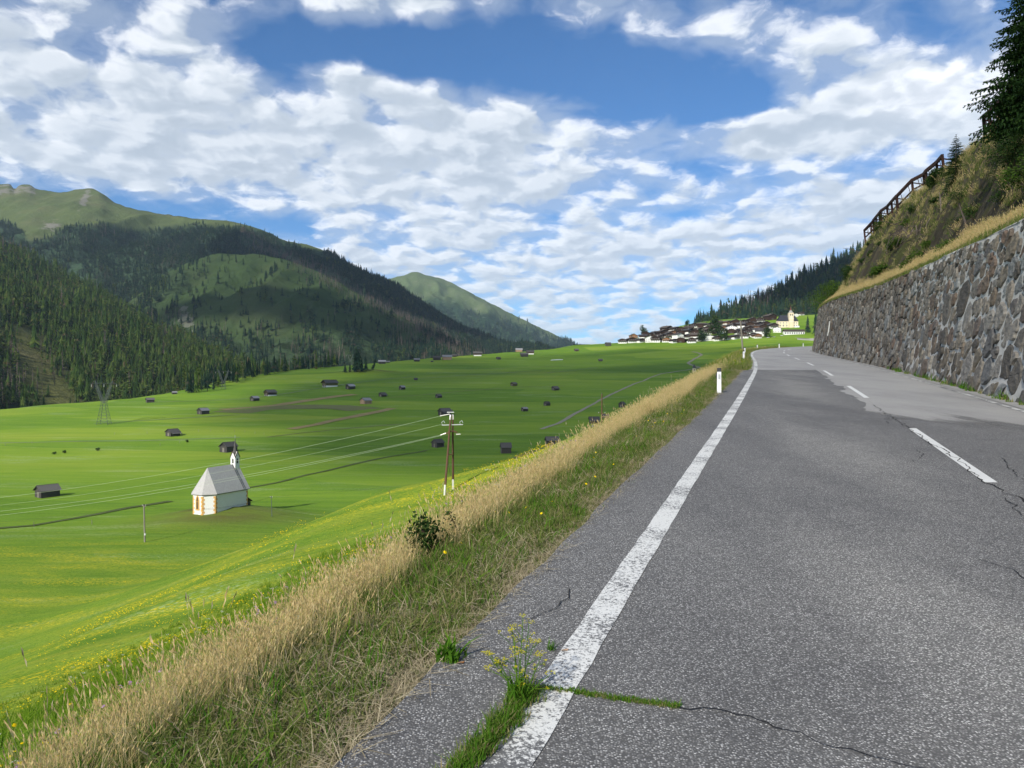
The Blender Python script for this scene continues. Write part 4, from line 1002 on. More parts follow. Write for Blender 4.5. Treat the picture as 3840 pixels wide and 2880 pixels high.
def roof_slabs(lx, ly, h, rise, oh=0.55, og=0.6, th=0.12, rows=6):
    mb = MB(); sl = rise / (ly / 2)
    for s in (-1, 1):
        for k in range(rows):                       # overlapping shingle courses
            a = k / rows; b = (k + 1.15) / rows if k < rows - 1 else 1.0
            ya = s * (ly / 2 + oh) * a; yb = s * (ly / 2 + oh) * b
            lift = 0.05 * (1 - k / rows) * 0 + 0.03
            za = h + rise - abs(ya) * sl + th; zb = h + rise - abs(yb) * sl + th + lift
            x0, x1 = -lx / 2 - og, lx / 2 + og
            V = [(x0, ya, za), (x1, ya, za), (x1, yb, zb), (x0, yb, zb), (x0, ya, za - th), (x1, ya, za - th), (x1, yb, zb - th), (x0, yb, zb - th)]
            F = [(0, 1, 2, 3), (7, 6, 5, 4), (0, 4, 5, 1), (1, 5, 6, 2), (2, 6, 7, 3), (3, 7, 4, 0)]
            mb.add(V, F if s > 0 else [f[::-1] for f in F])
    return mb
def barn_proto(kind):
    lx, ly, h, rise = 6.0, 4.8, 2.7, 1.55
    r = empty('hay_barn')
    wm = {'log': M_log, 'brown': M_logb, 'pale': M_pale, 'white': M_logb}[kind if kind in ('pale', 'brown', 'white') else 'log']
    if kind == 'white':
        MB().box(-lx / 2, lx / 2, -ly / 2, ly / 2, -0.8, 0.8).obj('plinth', M_white, r)
        for y in (-1.5, 0, 1.5): MB().box(-lx / 2 - 0.02, -lx / 2 + 0.3, y - 0.55, y + 0.55, 0.0, 0.78).obj('stall_opening', M_dark, r)
        w = log_walls(lx, ly, h - .8, 8); w.v = [(a, b, c + .8) for a, b, c in w.v]
    else: w = log_walls(lx, ly, h); w.box(-lx / 2 + .2, lx / 2 - .2, -ly / 2 + .2, ly / 2 - .2, -0.6, 0.2)
    w.obj('log_wall', wm, r); gable_boards(lx, ly, h, rise).obj('gable_boards', wm, r)
    rf = roof_slabs(lx, ly, h, rise, rows=6 if kind != 'sheet' else 2).obj('roof', M_rooft if kind in ('pale', 'sheet') else M_roofg, r)
    MB().bar((-lx / 2 - .6, 0, h + rise + .16), (lx / 2 + .6, 0, h + rise + .16), .22, .08).obj('ridge_board', M_log, rf)
    for s in (-1, 1): MB().bar((-lx / 2 - .63, 0, h + rise + .06), (-lx / 2 - .63, s * (ly / 2 + .55), h + rise - (ly / 2 + .55) * rise / (ly / 2) + .06), .08, .2).obj('verge_board', M_log, rf)
    MB().box(-lx / 2 - .13, -lx / 2 - .09, -0.7, 0.6, 0.15, 2.0).obj('door', M_poleg if kind != 'pale' else M_pale, r)
    if kind == 'lean':
        mb = MB(); mb.add([(-lx / 2 - .3, -ly / 2 - .2, h - .25), (lx / 2 + .3, -ly / 2 - .2, h - .25), (lx / 2 + .3, -ly / 2 - 2.2, h - 1.15), (-lx / 2 - .3, -ly / 2 - 2.2, h - 1.15),
               (-lx / 2 - .3, -ly / 2 - .2, h - .35), (lx / 2 + .3, -ly / 2 - .2, h - .35), (lx / 2 + .3, -ly / 2 - 2.2, h - 1.25), (-lx / 2 - .3, -ly / 2 - 2.2, h - 1.25)],
               [(3, 2, 1, 0), (4, 5, 6, 7), (0, 1, 5, 4), (2, 3, 7, 6), (1, 2, 6, 5), (0, 4, 7, 3)]); mb.obj('lean_to_roof', M_roofg, r)
        for x in (-lx / 2, 0, lx / 2): MB().bar((x, -ly / 2 - 2.0, -.4), (x, -ly / 2 - 2.0, h - 1.15), .2).obj('post', M_log, r)
    return r
protos = {k: barn_proto(k) for k in ('log', 'lean', 'sheet', 'pale', 'brown', 'white')}
used = set()
def barn(px, py, wpx, th, kind, label, sx=1.0, group=None, ymin=150, sz=1.0):
    o = protos[kind] if kind not in used else copy_tree(protos[kind]); used.add(kind)
    p = hit(px, py, ymin); k = wpx / 2884 * p.y / (7.3 * abs(math.cos(R(th))) + 5.2 * abs(math.sin(R(th))))
    o.location = p - Vector((0, 0, 0.1)); o.rotation_euler = (0, 0, R(th) + math.atan2(-p.x, p.y)); o.scale = (k * sx, k, k * sz)
    for key in ('label', 'group'):
        if key in o: del o[key]
    return tag(o, label, 'barn', group)
g1 = 'hay barns scattered over the meadow'
gl = 'small weathered log hay barn standing alone on the upper meadow'
barn(178, 1862, 92, 22, 'log', 'low grey log hay barn left of the white chapel on the bright meadow')
barn(648, 1634, 56, 36, 'lean', 'grey barn with pale lean-to roof on the dry meadow strip')
barn(857, 1694, 70, 40, 'log', 'brown grey barn directly behind the chapel spire', sz=1.1)
barn(762, 1552, 48, 38, 'sheet', 'dark barn with a light roof between the chapel and the dry strip')
barn(563, 1509, 34, 12, 'log', 'dark barn tucked below the near edge of the wooded slope', sx=1.0)
barn(654, 1478, 22, 14, 'sheet', 'tiny barn with pale roof at the foot of the forest')
barn(955, 1503, 38, 42, 'sheet', 'little log barn with pale roof beside the larger white-based barn')
barn(1014, 1484, 48, 35, 'white', 'dark barn with white masonry base near the forest edge', sx=1.1)
barn(1237, 1450, 54, 30, 'white', 'large brown barn on white pillars beside the pale field track', sx=1.3)
barn(1314, 1459, 40, 40, 'sheet', 'grey barn with a bright roof just right of the pale field track')
barn(1435, 1487, 33, 42, 'lean', 'dark barn behind the new pale hut')
barn(1372, 1514, 48, 38, 'pale', 'new pale timber hut with shiny sheet roof by the mown strip')
barn(1508, 1461, 27, 44, 'sheet', 'grey barn with pale ridge in the middle of the meadow', sz=1.2)
barn(1559, 1425, 17, 20, 'log', 'lonely pale grey hut far out in the meadow')
barn(1645, 1491, 28, 40, 'log', 'squat dark barn standing alone beyond the wooden mast')
barn(1668, 1557, 56, 32, 'lean', 'broad dark barn right behind the top of the wooden mast')
barn(1642, 1676, 52, 42, 'log', 'dark barn next to the crossarm of the wooden mast', sz=1.2, ymin=200)
barn(1897, 1699, 54, 8, 'log', 'box shaped dark barn standing broadside below the road slope', sz=1.35, sx=.85, ymin=200)
barn(2070, 1670, 58, 12, 'log', 'dark barn with sagging lit ridge below the golden grass', sz=1.1, ymin=250)
barn(1927, 1447, 29, 42, 'brown', gl, 1, g1); barn(2082, 1463, 31, 40, 'lean', gl, 1, g1)
barn(2051, 1521, 28, 44, 'log', gl, 1, g1, sz=1.2); barn(1967, 1541, 29, 36, 'sheet', gl, 1, g1, sz=1.1)
barn(2228, 1586, 44, 6, 'lean', 'grey barn with low front roof beside the telephone pole', ymin=250)
barn(2272, 1567, 28, 8, 'log', 'dark barn half hidden behind the telephone pole', ymin=250)
barn(2333, 1527, 29, 62, 'log', 'narrow gabled log barn above the golden grass', sz=1.35, ymin=300)
barn(1869, 1348, 20, 30, 'log', gl, 1, g1); barn(2162, 1317, 20, 30, 'brown', gl, 1, g1); barn(2252, 1355, 18, 10, 'log', gl, 1, g1); barn(2280, 1297, 26, 20, 'log', gl, 1, g1)
far = [(1432, 1364, 26, 'sheet', 'pale sheet-roofed shed on the far rim of the meadow'), (1455, 1360, 12, 'sheet', 'tiny white shed next to the pale sheet-roofed shed'), (1563, 1355, 21, 'sheet', 'red brown barn on the far meadow rim'),
       (1638, 1350, 28, 'log', 'long dark barn on the far meadow rim'), (1676, 1349, 34, 'pale', 'pale boarded house with brown roof on the far rim'), (1703, 1338, 17, 'log', 'small dark barn behind the pale boarded house'),
       (1620, 1357, 9, 'log', 'tiny hut below the long dark barn'), (1790, 1334, 30, 'white', 'broad barn with white base alone on the rim'), (1946, 1319, 24, 'pale', 'pale low shed at the rim behind the paired barns'),
       (1966, 1337, 27, 'log', 'lower dark barn of the pair on the far rim'), (1988, 1328, 27, 'white', 'upper barn with white base of the pair on the far rim'), (2013, 1310, 25, 'log', 'dark long barn on the skyline rim'), (2055, 1306, 24, 'pale', 'pale fronted barn on the skyline rim'), (2090, 1302, 20, 'brown', 'brown barn closest to the first village houses on the rim')]
for px, py, w, k, lb in far: barn(px, py, w, 8, k, lb, 1.25, None, 300)

# ------------------------------------------------------------------ chapel
def chapel():
    p = Vector((CH[0], CH[1], 0)); gz = -29.6
    ax = Vector((0.40, 0.917, 0)).normalized()            # towards the tower end
    r = empty('chapel', (CH[0], CH[1], gz)); r.rotation_euler = (0, 0, math.atan2(ax.y, ax.x))
    tag(r, 'small white chapel with grey shingle roof, ochre quoins and needle spire', 'chapel')
    W = 6.8; s = W / (1 + math.sqrt(2)); c = s / math.sqrt(2); Ln = 10.2; h = 6.4; b = -2.2
    # outline: local x along the nave, apse at negative x
    O = [(Ln, -W / 2), (Ln, W / 2), (0, W / 2), (-c, W / 2 - c), (-c, -W / 2 + c), (0, -W / 2)]
    n = len(O)
    V = [(x, y, b) for x, y in O] + [(x, y, h) for x, y in O]
    mobj('wall', V, [(k, (k + 1) % n, n + (k + 1) % n, n + k)[::-1] for k in range(n)], M_white, r)
    mb = MB(); pl = [(x * 1.0 + (0.08 if x == Ln else (-0.08 if x < 0 else 0)), y * 1.024) for x, y in O]
    mb.add([(x, y, b) for x, y in pl] + [(x, y, 1.1) for x, y in pl] + [(x, y, 1.2) for x, y in O], [(k, n + k, n + (k + 1) % n, (k + 1) % n) for k in range(n)] + [(n + k, 2 * n + k, 2 * n + (k + 1) % n, n + (k + 1) % n) for k in range(n)])
    mb.obj('plinth', M_white, r)
    # gable wall under the west end of the roof
    rz_ = h + 5.6
    mobj('gable_wall', [(Ln - .02, -W / 2, h), (Ln - .02, W / 2, h), (Ln - .02, 0, rz_ - .25), (Ln - .5, -W / 2, h), (Ln - .5, W / 2, h), (Ln - .5, 0, rz_ - .25)], [(0, 1, 2), (5, 4, 3), (0, 3, 4, 1), (1, 4, 5, 2), (2, 5, 3, 0)], M_white, r)
    # roof with a hipped polygonal apse end
    e = 0.42; Oe = [(Ln + .35, -W / 2 - e), (Ln + .35, W / 2 + e), (0, W / 2 + e), (-c - e * .8, W / 2 - c + e * .5), (-c - e * .8, -W / 2 + c - e * .5), (0, -W / 2 - e)]
    zE = h - 0.12; A1 = (0.9, 0, rz_); A2 = (Ln + .35, 0, rz_ + 0.05)
    V = [(x, y, zE) for x, y in Oe] + [A1, A2]
    Fr = [(5, 0, 7, 6), (1, 2, 6, 7), (2, 3, 6), (3, 4, 6), (4, 5, 6)]
    V2 = [(x, y, z - 0.14) for x, y, z in V]
    F = Fr + [tuple(i + 8 for i in f[::-1]) for f in Fr] + [(k, 8 + k, 8 + (k + 1) % 6, (k + 1) % 6) for k in (1, 2, 3, 4, 5)] + [(0, 8, 15, 7), (7, 15, 9, 1)]
    rf = mobj('roof', V, [], M_roofc, r); bpy.data.meshes.remove(rf.data); rf = None
    rf = mobj('roof', V + V2, F, M_roofc, r)
    cor = MB(); cor.add([(x * .995, y * .995, h - .42) for x, y in pl] + [(x, y, h - .12) for x, y in Oe], [(k, n + k, n + (k + 1) % n, (k + 1) % n) for k in range(n)])
    cor.obj('cornice', M_roofg, r)
    for k in range(2): MB().bar((Ln - 1.1 - .5 * k, -0.05, rz_ + .1), (Ln - 1.1 - .5 * k, -W / 2 - .4, h - .02), .05, .06).obj('roof_ladder', M_dark, rf)
    # quoins: alternating long and short painted blocks on each visible corner
    cs = [(5, 0.0), (4, 0), (3, 0), (0, 0)]
    for ci, _ in cs:
        x, y = O[ci]; pv = Vector((*O[(ci - 1) % n], 0)); nx = Vector((*O[(ci + 1) % n], 0)); P = Vector((x, y, 0))
        d1 = (pv - P).normalized(); d2 = (nx - P).normalized(); out = -(d1 + d2).normalized()
        for k in range(17):
            z0 = -1.9 + k * 0.48; z1 = z0 + 0.44; L1, L2 = (0.48, 0.26) if k % 2 else (0.26, 0.48)
            if z1 > h - .4: break
            mb = MB()
            for d, L in ((d1, L1), (d2, L2)):
                nn = Vector((d.y, -d.x, 0)); nn = nn if nn.dot(out) > 0 else -nn
                a = P + nn * 0.05 + out * 0.0; bq = P + d * L + nn * 0.05
                V = [(*a.xy, z0), (*bq.xy, z0), (*bq.xy, z1), (*a.xy, z1), (*(P.xy), z0), (*(P + d * L).xy, z0), (*(P + d * L).xy, z1), (*P.xy, z1)]
                mb.add(V, [(0, 1, 2, 3), (7, 6, 5, 4), (0, 4, 5, 1), (1, 5, 6, 2), (2, 6, 7, 3), (3, 7, 4, 0)])
            mb.obj('quoin', M_ochre, r)
    # pointed windows on the apse facets
    def pointed(w, hh): return [(-w / 2, 0), (w / 2, 0), (w / 2, hh * .68), (w * .34, hh * .85), (0, hh), (-w * .34, hh * .85), (-w / 2, hh * .68)]
    for a_, b_ in ((3, 4),):
        A = Vector((*O[a_], 0)); B = Vector((*O[b_], 0)); mid = (A + B) / 2; d = (B - A).normalized(); nn = Vector((-1, 0, 0))
        def outl(w, hh, off, z): return [tuple(mid + d * u + nn * off + Vector((0, 0, z + v))) for u, v in pointed(w, hh)]
        o1 = outl(1.15, 3.5, 0.10, 2.6); o0 = outl(1.15, 3.5, -0.02, 2.6); i1 = outl(.62, 2.9, .06, 2.9)
        m = len(o1)
        fr = mobj('window', o1 + o0, [tuple(range(m))[::-1]] + [(k, (k + 1) % m, m + (k + 1) % m, m + k) for k in range(m)], M_ochre, r)
        i2 = outl(.62, 2.9, .112, 2.9); mobj('pane', i2, [tuple(range(m))[::-1]], M_glass, fr)
        MB().bar(mid + nn * .13 + Vector((0, 0, 2.9)), mid + nn * .13 + Vector((0, 0, 5.3)), .08).obj('mullion', M_ochre, fr)
        MB().bar(mid - d * .3 + nn * .13 + Vector((0, 0, 4.6)), mid + d * .3 + nn * .13 + Vector((0, 0, 4.6)), .06).obj('glazing_bar', M_ochre, fr)
    # turret
    tx = Ln - 0.55; q = 0.72; z0 = rz_ - 1.0; z1 = rz_ + 1.7
    tw = MB().box(tx - q, tx + q, -q, q, z0, z1).obj('turret', M_white, r)
    for k, (dx, dy) in enumerate(((-1, 0), (0, -1), (1, 0), (0, 1))):
        d = Vector((-dy, dx, 0)); nn = Vector((dx, dy, 0)); c0 = Vector((tx, 0, 0)) + nn * (q + .012)
        pts = [tuple(c0 + d * u + Vector((0, 0, z1 - 1.45 + v))) for u, v in pointed(.5, 1.25)]
        o = mobj('bell_opening', pts, [tuple(range(7))], M_dark, tw)
        g = MB(); a = Vector((tx, 0, 0)) + nn * (q + .004)
        g.add([a - d * q + Vector((0, 0, z1)), a + d * q + Vector((0, 0, z1)), a + Vector((0, 0, z1 + 1.35)), Vector((tx, 0, z1)), Vector((tx, 0, z1 + 1.35))], [(0, 1, 2), (0, 3, 4, 2), (1, 2, 4, 3)])
        g.obj('turret_gable', M_white, tw)
        for sgn in (-1, 1): MB().bar(a + d * sgn * (q + .12) + nn * .06 + Vector((0, 0, z1 - .12)), a + nn * .06 + Vector((0, 0, z1 + 1.42)), .07, .16).obj('verge_board', M_logb, tw)
    sp = MB(); ring = lambda rr, z: [(tx + rr * math.cos(math.pi / 4 * k + math.pi / 8), rr * math.sin(math.pi / 4 * k + math.pi / 8), z) for k in range(8)]
    Vs = ring(.80, z1 + .35) + ring(.44, z1 + 1.5) + ring(.24, z1 + 2.8) + ring(.03, z1 + 4.6)
    sp.add(Vs, [(i * 8 + k, i * 8 + (k + 1) % 8, (i + 1) * 8 + (k + 1) % 8, (i + 1) * 8 + k) for i in range(3) for k in range(8)]); so = sp.obj('spire', M_roofg, tw)
    MB().bar((tx, 0, z1 + 4.5), (tx, 0, z1 + 5.3), .05).bar((tx - .2, 0, z1 + 5.05), (tx + .2, 0, z1 + 5.05), .05).obj('cross', M_metal, so)
    # porch at the tower end
    po = mobj('porch_roof', [(Ln + .05, -2.6, 4.6), (Ln + .05, 2.2, 4.6), (Ln + 2.6, 2.2, 2.9), (Ln + 2.6, -2.6, 2.9), (Ln + .05, -2.6, 4.45), (Ln + .05, 2.2, 4.45), (Ln + 2.6, 2.2, 2.75), (Ln + 2.6, -2.6, 2.75)],
              [(0, 1, 2, 3)[::-1], (4, 5, 6, 7), (0, 4, 7, 3), (2, 3, 7, 6), (1, 2, 6, 5)], M_logb, r)
    MB().box(Ln + .1, Ln + 2.2, -2.3, 1.9, 0.2, 2.8).obj('porch', M_log, r)
M_roofc = wood('chapel_shingle_roof', (0.235, 0.230, 0.225), (0.44, 0.43, 0.415), (1.6, 1.6, 0.7))
chapel()

# ------------------------------------------------------------------ poles, masts, wires
def wire(name, a, b, sag, label, rad=0.013, group=None, n=24, m=None):
    a = Vector(a); b = Vector(b)
    pts = [a.lerp(b, i / n) - Vector((0, 0, 4 * sag * (i / n) * (1 - i / n))) for i in range(n + 1)]
    o = MB().tube([p - a for p in pts], rad, 5).obj(name, m or M_wire); o.location = a
    return tag(o, label, 'wire', group)
def mast():
    B1 = hit(1667, 1857, 60); B2 = hit(1699, 1833, 60); y = (B1.y + B2.y) / 2
    def at(px, py, yy=y): return Vector(((px - 1920) / 2884 * yy, yy, EYE - (py - 1440) / 2884 * yy))
    ap = at(1694, 1556); r = empty('power_mast', B1); inv = Matrix.Translation(-B1)
    tag(r, 'A-shaped brown wooden power mast on the flowery slope', 'power mast')
    def part(mb, nm, m):
        o = mb.obj(nm, m, r); o.matrix_parent_inverse = inv; return o
    L1 = ap + Vector((-.12, 0, 0)); L2 = ap + Vector((.12, 0, 0))
    for b, t in ((B1, L1), (B2, L2)):
        part(MB().tube([b.lerp(t, .10), b.lerp(t, .5), t], [.145, .125, .095], 10), 'leg', M_pole)
        part(MB().bar(b - Vector((0, 0, .4)) + Vector((0, -.16, 0)), b.lerp(t, .13) + Vector((0, -.16, 0)), .22, .16), 'concrete_foot', M_porc)
        st = part(MB().bar(ap + (t - ap) * 1.1 + Vector((0, 0, .02)), (ap + (t - ap) * 1.1).lerp(b, .06), .17, .17), 'white_cap', M_plast)
    part(MB().bar(B1.lerp(L1, .50), B2.lerp(L2, .47), .16), 'crossbeam', M_pale)
    part(MB().bar(B1.lerp(L1, .42) + Vector((.1, 0, 0)), at(1690, 1785), .035), 'stay_rod', M_poleg)
    part(MB().bar(at(1676, 1546), at(1703, 1546), .09, .12), 'top_bracket', M_metal)
    part(MB().bar(at(1696, 1549), at(1697, 1535), .07), 'top_pin', M_black)
    part(MB().bar(at(1657, 1594), at(1736, 1592), .07, .10), 'crossarm', M_metal)
    part(MB().tube([at(1672, 1628), at(1685, 1618), at(1700, 1617), at(1716, 1622)], [.07, .09, .09, .06], 8), 'curved_crossarm', M_pole)
    for px, py in ((1659, 1588), (1727, 1587)):
        part(MB().tube([at(px, py + 6), at(px - 3, py - 4), at(px + 5, py - 10), at(px + 9, py - 2)], .05, 6), 'jumper_loop', M_metal)
    ins = []
    for (a, b) in (((1686, 1553), (1650, 1560)), ((1672, 1624), (1652, 1632)), ((1710, 1629), (1727, 1628)), ((1672, 1626), (1655, 1630))):
        part(MB().tube([at(*a), at(*b)], .06, 8), 'insulator', M_porc)
    gw = 'conductors of the wooden mast line'
    E = Vector((-150, 128, -21.5))
    wire('power_line', at(1652, 1560), E + Vector((0, 0, 2.4)), 4.6, 'pale upper power line sagging from the mast tip across the chapel roof')
    wire('power_line', at(1655, 1631), E + Vector((-1.0, 1.2, -.2)), 4.2, 'pale power line from the lower mast arm passing the chapel wall', group=gw)
    wire('power_line', at(1653, 1634), E + Vector((.8, -1.4, -.9)), 4.2, 'pale power line from the lower mast arm passing the chapel wall', group=gw)
    wire('power_line', at(1655, 1592), E + Vector((.2, .6, 1.0)), 4.5, 'thin power line from the mast crossarm to the left', 0.010)
    F_ = Vector((150, 265, 8)); 
mast()
def pole(name, px, pyb, pyt, pxt, y, rad, m, label, arm=None):
    b = Vector(((px - 1920) / 2884 * y, y, 0)); b.z = float(H(b.x, b.y)); t = Vector(((pxt - 1920) / 2884 * y, y, EYE - (pyt - 1440) / 2884 * y))
    r = empty(name, b); tag(r, label, 'pole'); inv = Matrix.Translation(-b)
    o = MB().tube([b - Vector((0, 0, .5)), b.lerp(t, .5), t], [rad, rad * .85, rad * .7], 10).obj('shaft', m, r); o.matrix_parent_inverse = inv
    c = MB().tube([t, t + Vector((0, 0, .25))], [rad * .8, rad * .2], 8).obj('cap', M_black, r); c.matrix_parent_inverse = inv
    if arm:
        a = b.lerp(t, arm[0]); o = MB().bar(a - Vector((arm[1], 0, -.1)), a + Vector((arm[1], 0, -.1)), .09, .10).obj('crossarm', m, r); o.matrix_parent_inverse = inv
        for s in (-1, 1):
            i_ = MB().tube([a + Vector((s * arm[1] * .9, 0, .08)), a + Vector((s * arm[1] * .9, 0, .3))], .05, 8).obj('insulator', M_porc, r); i_.matrix_parent_inverse = inv
    return b, t
pL = hit(543, 2033, 60); b1, t1 = pole('utility_pole', 543, 2033, 1894, 540, pL.y, .17, M_poleg, 'grey wooden pole with transformer can standing left of the chapel', (.97, .35))
x_ = MB().tube([(0, -.2, 0), (0, -.2, .35)], .13, 8).obj('equipment_box', M_plast, bpy.data.objects['utility_pole']); x_.location = (0.15, 0, 1.4)
pS = hit(1020, 1937, 60); b2, t2 = pole('utility_pole', 1020, 1937, 1862, 1017, pS.y, .09, M_steel, 'thin grey pole on the brown turf right of the chapel', (.95, .25))
b3, t3 = pole('utility_pole', 2257, 1600, 1478, 2257, 165, .17, M_pole, 'brown wooden pole with a short crossarm rising behind the golden grass', (.62, .75))
b4, t4 = pole('utility_pole', 2788, 1335, 1203, 2777, 128, .17, M_poleg, 'tall leaning grey pole behind the roadside marker posts')
gt = 'thin telephone wires by the chapel'
for dz in (0, -.3):
    wire('telephone_wire', t1 + Vector((0, 0, dz - .1)), t2 + Vector((0, 0, dz * .5)), 1.6, 'thin dark wire between the two poles beside the chapel', 0.016, gt, m=M_black)
    wire('telephone_wire', t1 + Vector((0, 0, dz - .1)), Vector((-150, 118, -22 + dz)), 2.0, 'thin dark wire leaving the grey pole over the flowery meadow', 0.012, 'wires leaving the grey pole', m=M_black)
wire('telephone_wire', t2, Vector((60, 300, -17)), 4, 'thin dark wire running from the thin pole over the meadow', 0.014, m=M_black)

def pylon(px, pyb, hpx, label, ymin=250, dist=None):
    p = hit(px, pyb, ymin) if dist is None else Vector(((px - 1920) / 2884 * dist, dist, EYE - (pyb - 1440) / 2884 * dist))
    h = hpx / 2884 * p.y; r = empty('lattice_pylon', p); tag(r, label, 'pylon'); th = h * 0.0042
    def lat(nm, quads, n):
        """square lattice leg between two rings of four points"""
        mb = MB(); A, B = quads
        for k in range(4):
            mb.bar(A[k], B[k], th * 1.6)
            for i in range(n):
                f0 = i / n; f1 = (i + 1) / n; k2 = (k + 1) % 4
                mb.bar(A[k].lerp(B[k], f0), A[k2].lerp(B[k2], f1), th * .8); mb.bar(A[k].lerp(B[k], f1), A[k2].lerp(B[k2], f1), th * .7)
        mb.obj(nm, M_steel, r)
    sq = lambda cx, cz, w, d: [Vector((cx - w, -d, cz)), Vector((cx + w, -d, cz)), Vector((cx + w, d, cz)), Vector((cx - w, d, cz))]
    lat('lower_frame', (sq(0, 0, h * .13, h * .09), sq(0, h * .50, h * .045, h * .04)), 7)
    for s in (-1, 1):
        lat('fork_arm', (sq(s * h * .02, h * .50, h * .028, h * .03), sq(s * h * .165, h * .90, h * .022, h * .022)), 8)
        lat('earth_wire_peak', (sq(s * h * .165, h * .90, h * .02, h * .02), sq(s * h * .20, h * 1.0, h * .004, h * .004)), 3)
    mb = MB()
    for dy in (-1, 1):
        mb.bar((-h * .31, 0, h * .925), (h * .31, 0, h * .925), th * 3); mb.bar((-h * .30, 0, h * .93), (-h * .16, dy * h * .02, h * .96), th); mb.bar((h * .30, 0, h * .93), (h * .16, dy * h * .02, h * .96), th)
    for i in range(12): mb.bar((-h * .16 + i * h * .0267, 0, h * (.925 if i % 2 else .96)), (-h * .16 + (i + 1) * h * .0267, 0, h * (.96 if i % 2 else .925)), th)
    mb.obj('crossbeam', M_steel, r)
    for x in (-.29, 0, .29): MB().tube([(x * h, 0, h * .925), (x * h, 0, h * .86)], th * 1.2, 6).obj('insulator_string', M_porc, r)
    return p, h
pylon(390, 1592, 164, 'large steel lattice pylon standing in the bright meadow before the forest')
pylon(838, 1486, 100, 'steel pylon before the lower forest edge', dist=640)
pylon(1215, 1392, 62, 'distant steel pylon among the firs, further from the knoll of the two', dist=980)
pylon(1314, 1380, 52, 'distant steel pylon behind the knoll with firs', dist=1150)

# ------------------------------------------------------------------ roadside marker posts
def marker(px, py, label, group=None):
    x, y = G(px, py); z = float(H(x, y)); r = empty('marker_post', (x, y, z)); r.rotation_euler = (0, 0, -0.32)
    h = 0.80
    def prism(w0, d0, w1, d1, z0, z1):
        V = [(-w0, -d0 * .7, z0), (w0, -d0 * .7, z0), (w0 * .5, d0, z0), (-w0 * .5, d0, z0), (-w1, -d1 * .7, z1), (w1, -d1 * .7, z1), (w1 * .5, d1, z1), (-w1 * .5, d1, z1)]
        return MB().add(V, [(3, 2, 1, 0), (4, 5, 6, 7), (0, 1, 5, 4), (1, 2, 6, 5), (2, 3, 7, 6), (3, 0, 4, 7)])
    prism(.066, .06, .060, .055, -.15, h * .855).obj('shaft', M_plast, r)
    prism(.064, .059, .062, .057, h * .855, h * .985).obj('black_band', M_black, r)
    prism(.068, .063, .050, .045, h * .985, h).obj('cap', M_black, r)
    rf = prism(.026, .03, .026, .03, h * .58, h * .76); rf.v = [(a + .005, b - .045, c) for a, b, c in rf.v]; rf.obj('reflector', M_refl, r)
    MB().box(-.10, -.05, -.03, .05, h * .60, h * .80).obj('side_bracket', M_black, r)
    return tag(r, label, 'marker post', group)
marker(2697, 1474, 'white marker post with black band beside the worn asphalt shoulder')
marker(2789, 1350, 'white marker post in front of the leaning pole')
gm = 'white marker posts along the bend'
marker(2793, 1330, 'white marker post at the foot of the leaning pole')
for px, py in ((2840, 1309), (2922, 1304.5), (3012, 1298.5)): marker(px, py, 'white marker post on the outer edge of the far road bend', gm)

# ------------------------------------------------------------------ snow barrier on the bank crest
def crest(y):
    c = [bank_pt(y, r) for r in np.arange(3.5, 8, .2)]
    return max(c, key=lambda p: (p.z - EYE - GR * y) / (p.x - .333 * y))
def barrier(y0, y1, label, lift=0.0, drop=False):
    n = max(3, int((y1 - y0) / 2.6)); ys = np.linspace(y0, y1, n + 1)
    best = 0.0; base = []
    for y in np.arange(26, y1 + .1, .5):
        c = crest(float(y)); best = max(best * .9995, (c.z - EYE - GR * y) / (c.x - .333 * y))
        if y >= y0 and (not base or y - base[-1].y >= (y1 - y0) / n - .3): base.append(Vector((c.x, c.y, min(max(c.z, best * (c.x - .333 * y) + EYE + GR * y), c.z + 1.2))))
    r = empty('snow_barrier', base[0]); inv = Matrix.Translation(-base[0]); tag(r, label, 'barrier')
    tp = [b + Vector((-0.3, 0, 1.05 + lift)) for b in base]; md = [b + Vector((-0.1, 0, .3 + lift)) for b in base]
    def part(mb, nm):
        o = mb.obj(nm, M_rust, r); o.matrix_parent_inverse = inv
    for i, (b, t, m_) in enumerate(zip(base, tp, md)):
        part(MB().bar(b - Vector((0, 0, 2.0)), t + Vector((0, 0, .12)), .13, .16), 'post')
        part(MB().bar(b + Vector((1.6, 0, .6)), t - Vector((0, 0, .2)), .08, .08), 'strut')
    for a, b in zip(tp[:-1], tp[1:]): part(MB().bar(a, b, .16, .26), 'top_rail')
    for a, b in zip(md[:-1], md[1:]): part(MB().bar(a, b, .10, .11), 'lower_rail')
    for i, (a, b) in enumerate(zip(tp[:-1], tp[1:])):
        for k in range(1, 4):
            f = k / 4; u = a.lerp(b, f); l = md[i].lerp(md[i + 1], f)
            if (i + k) % 3: part(MB().bar(l, u, .035, .035), 'rod')
barrier(36, 49.5, 'dark ladder-like snow barrier below the big spruce on the bank crest')
barrier(57, 95, 'long dark snow barrier running down the skyline of the bank')

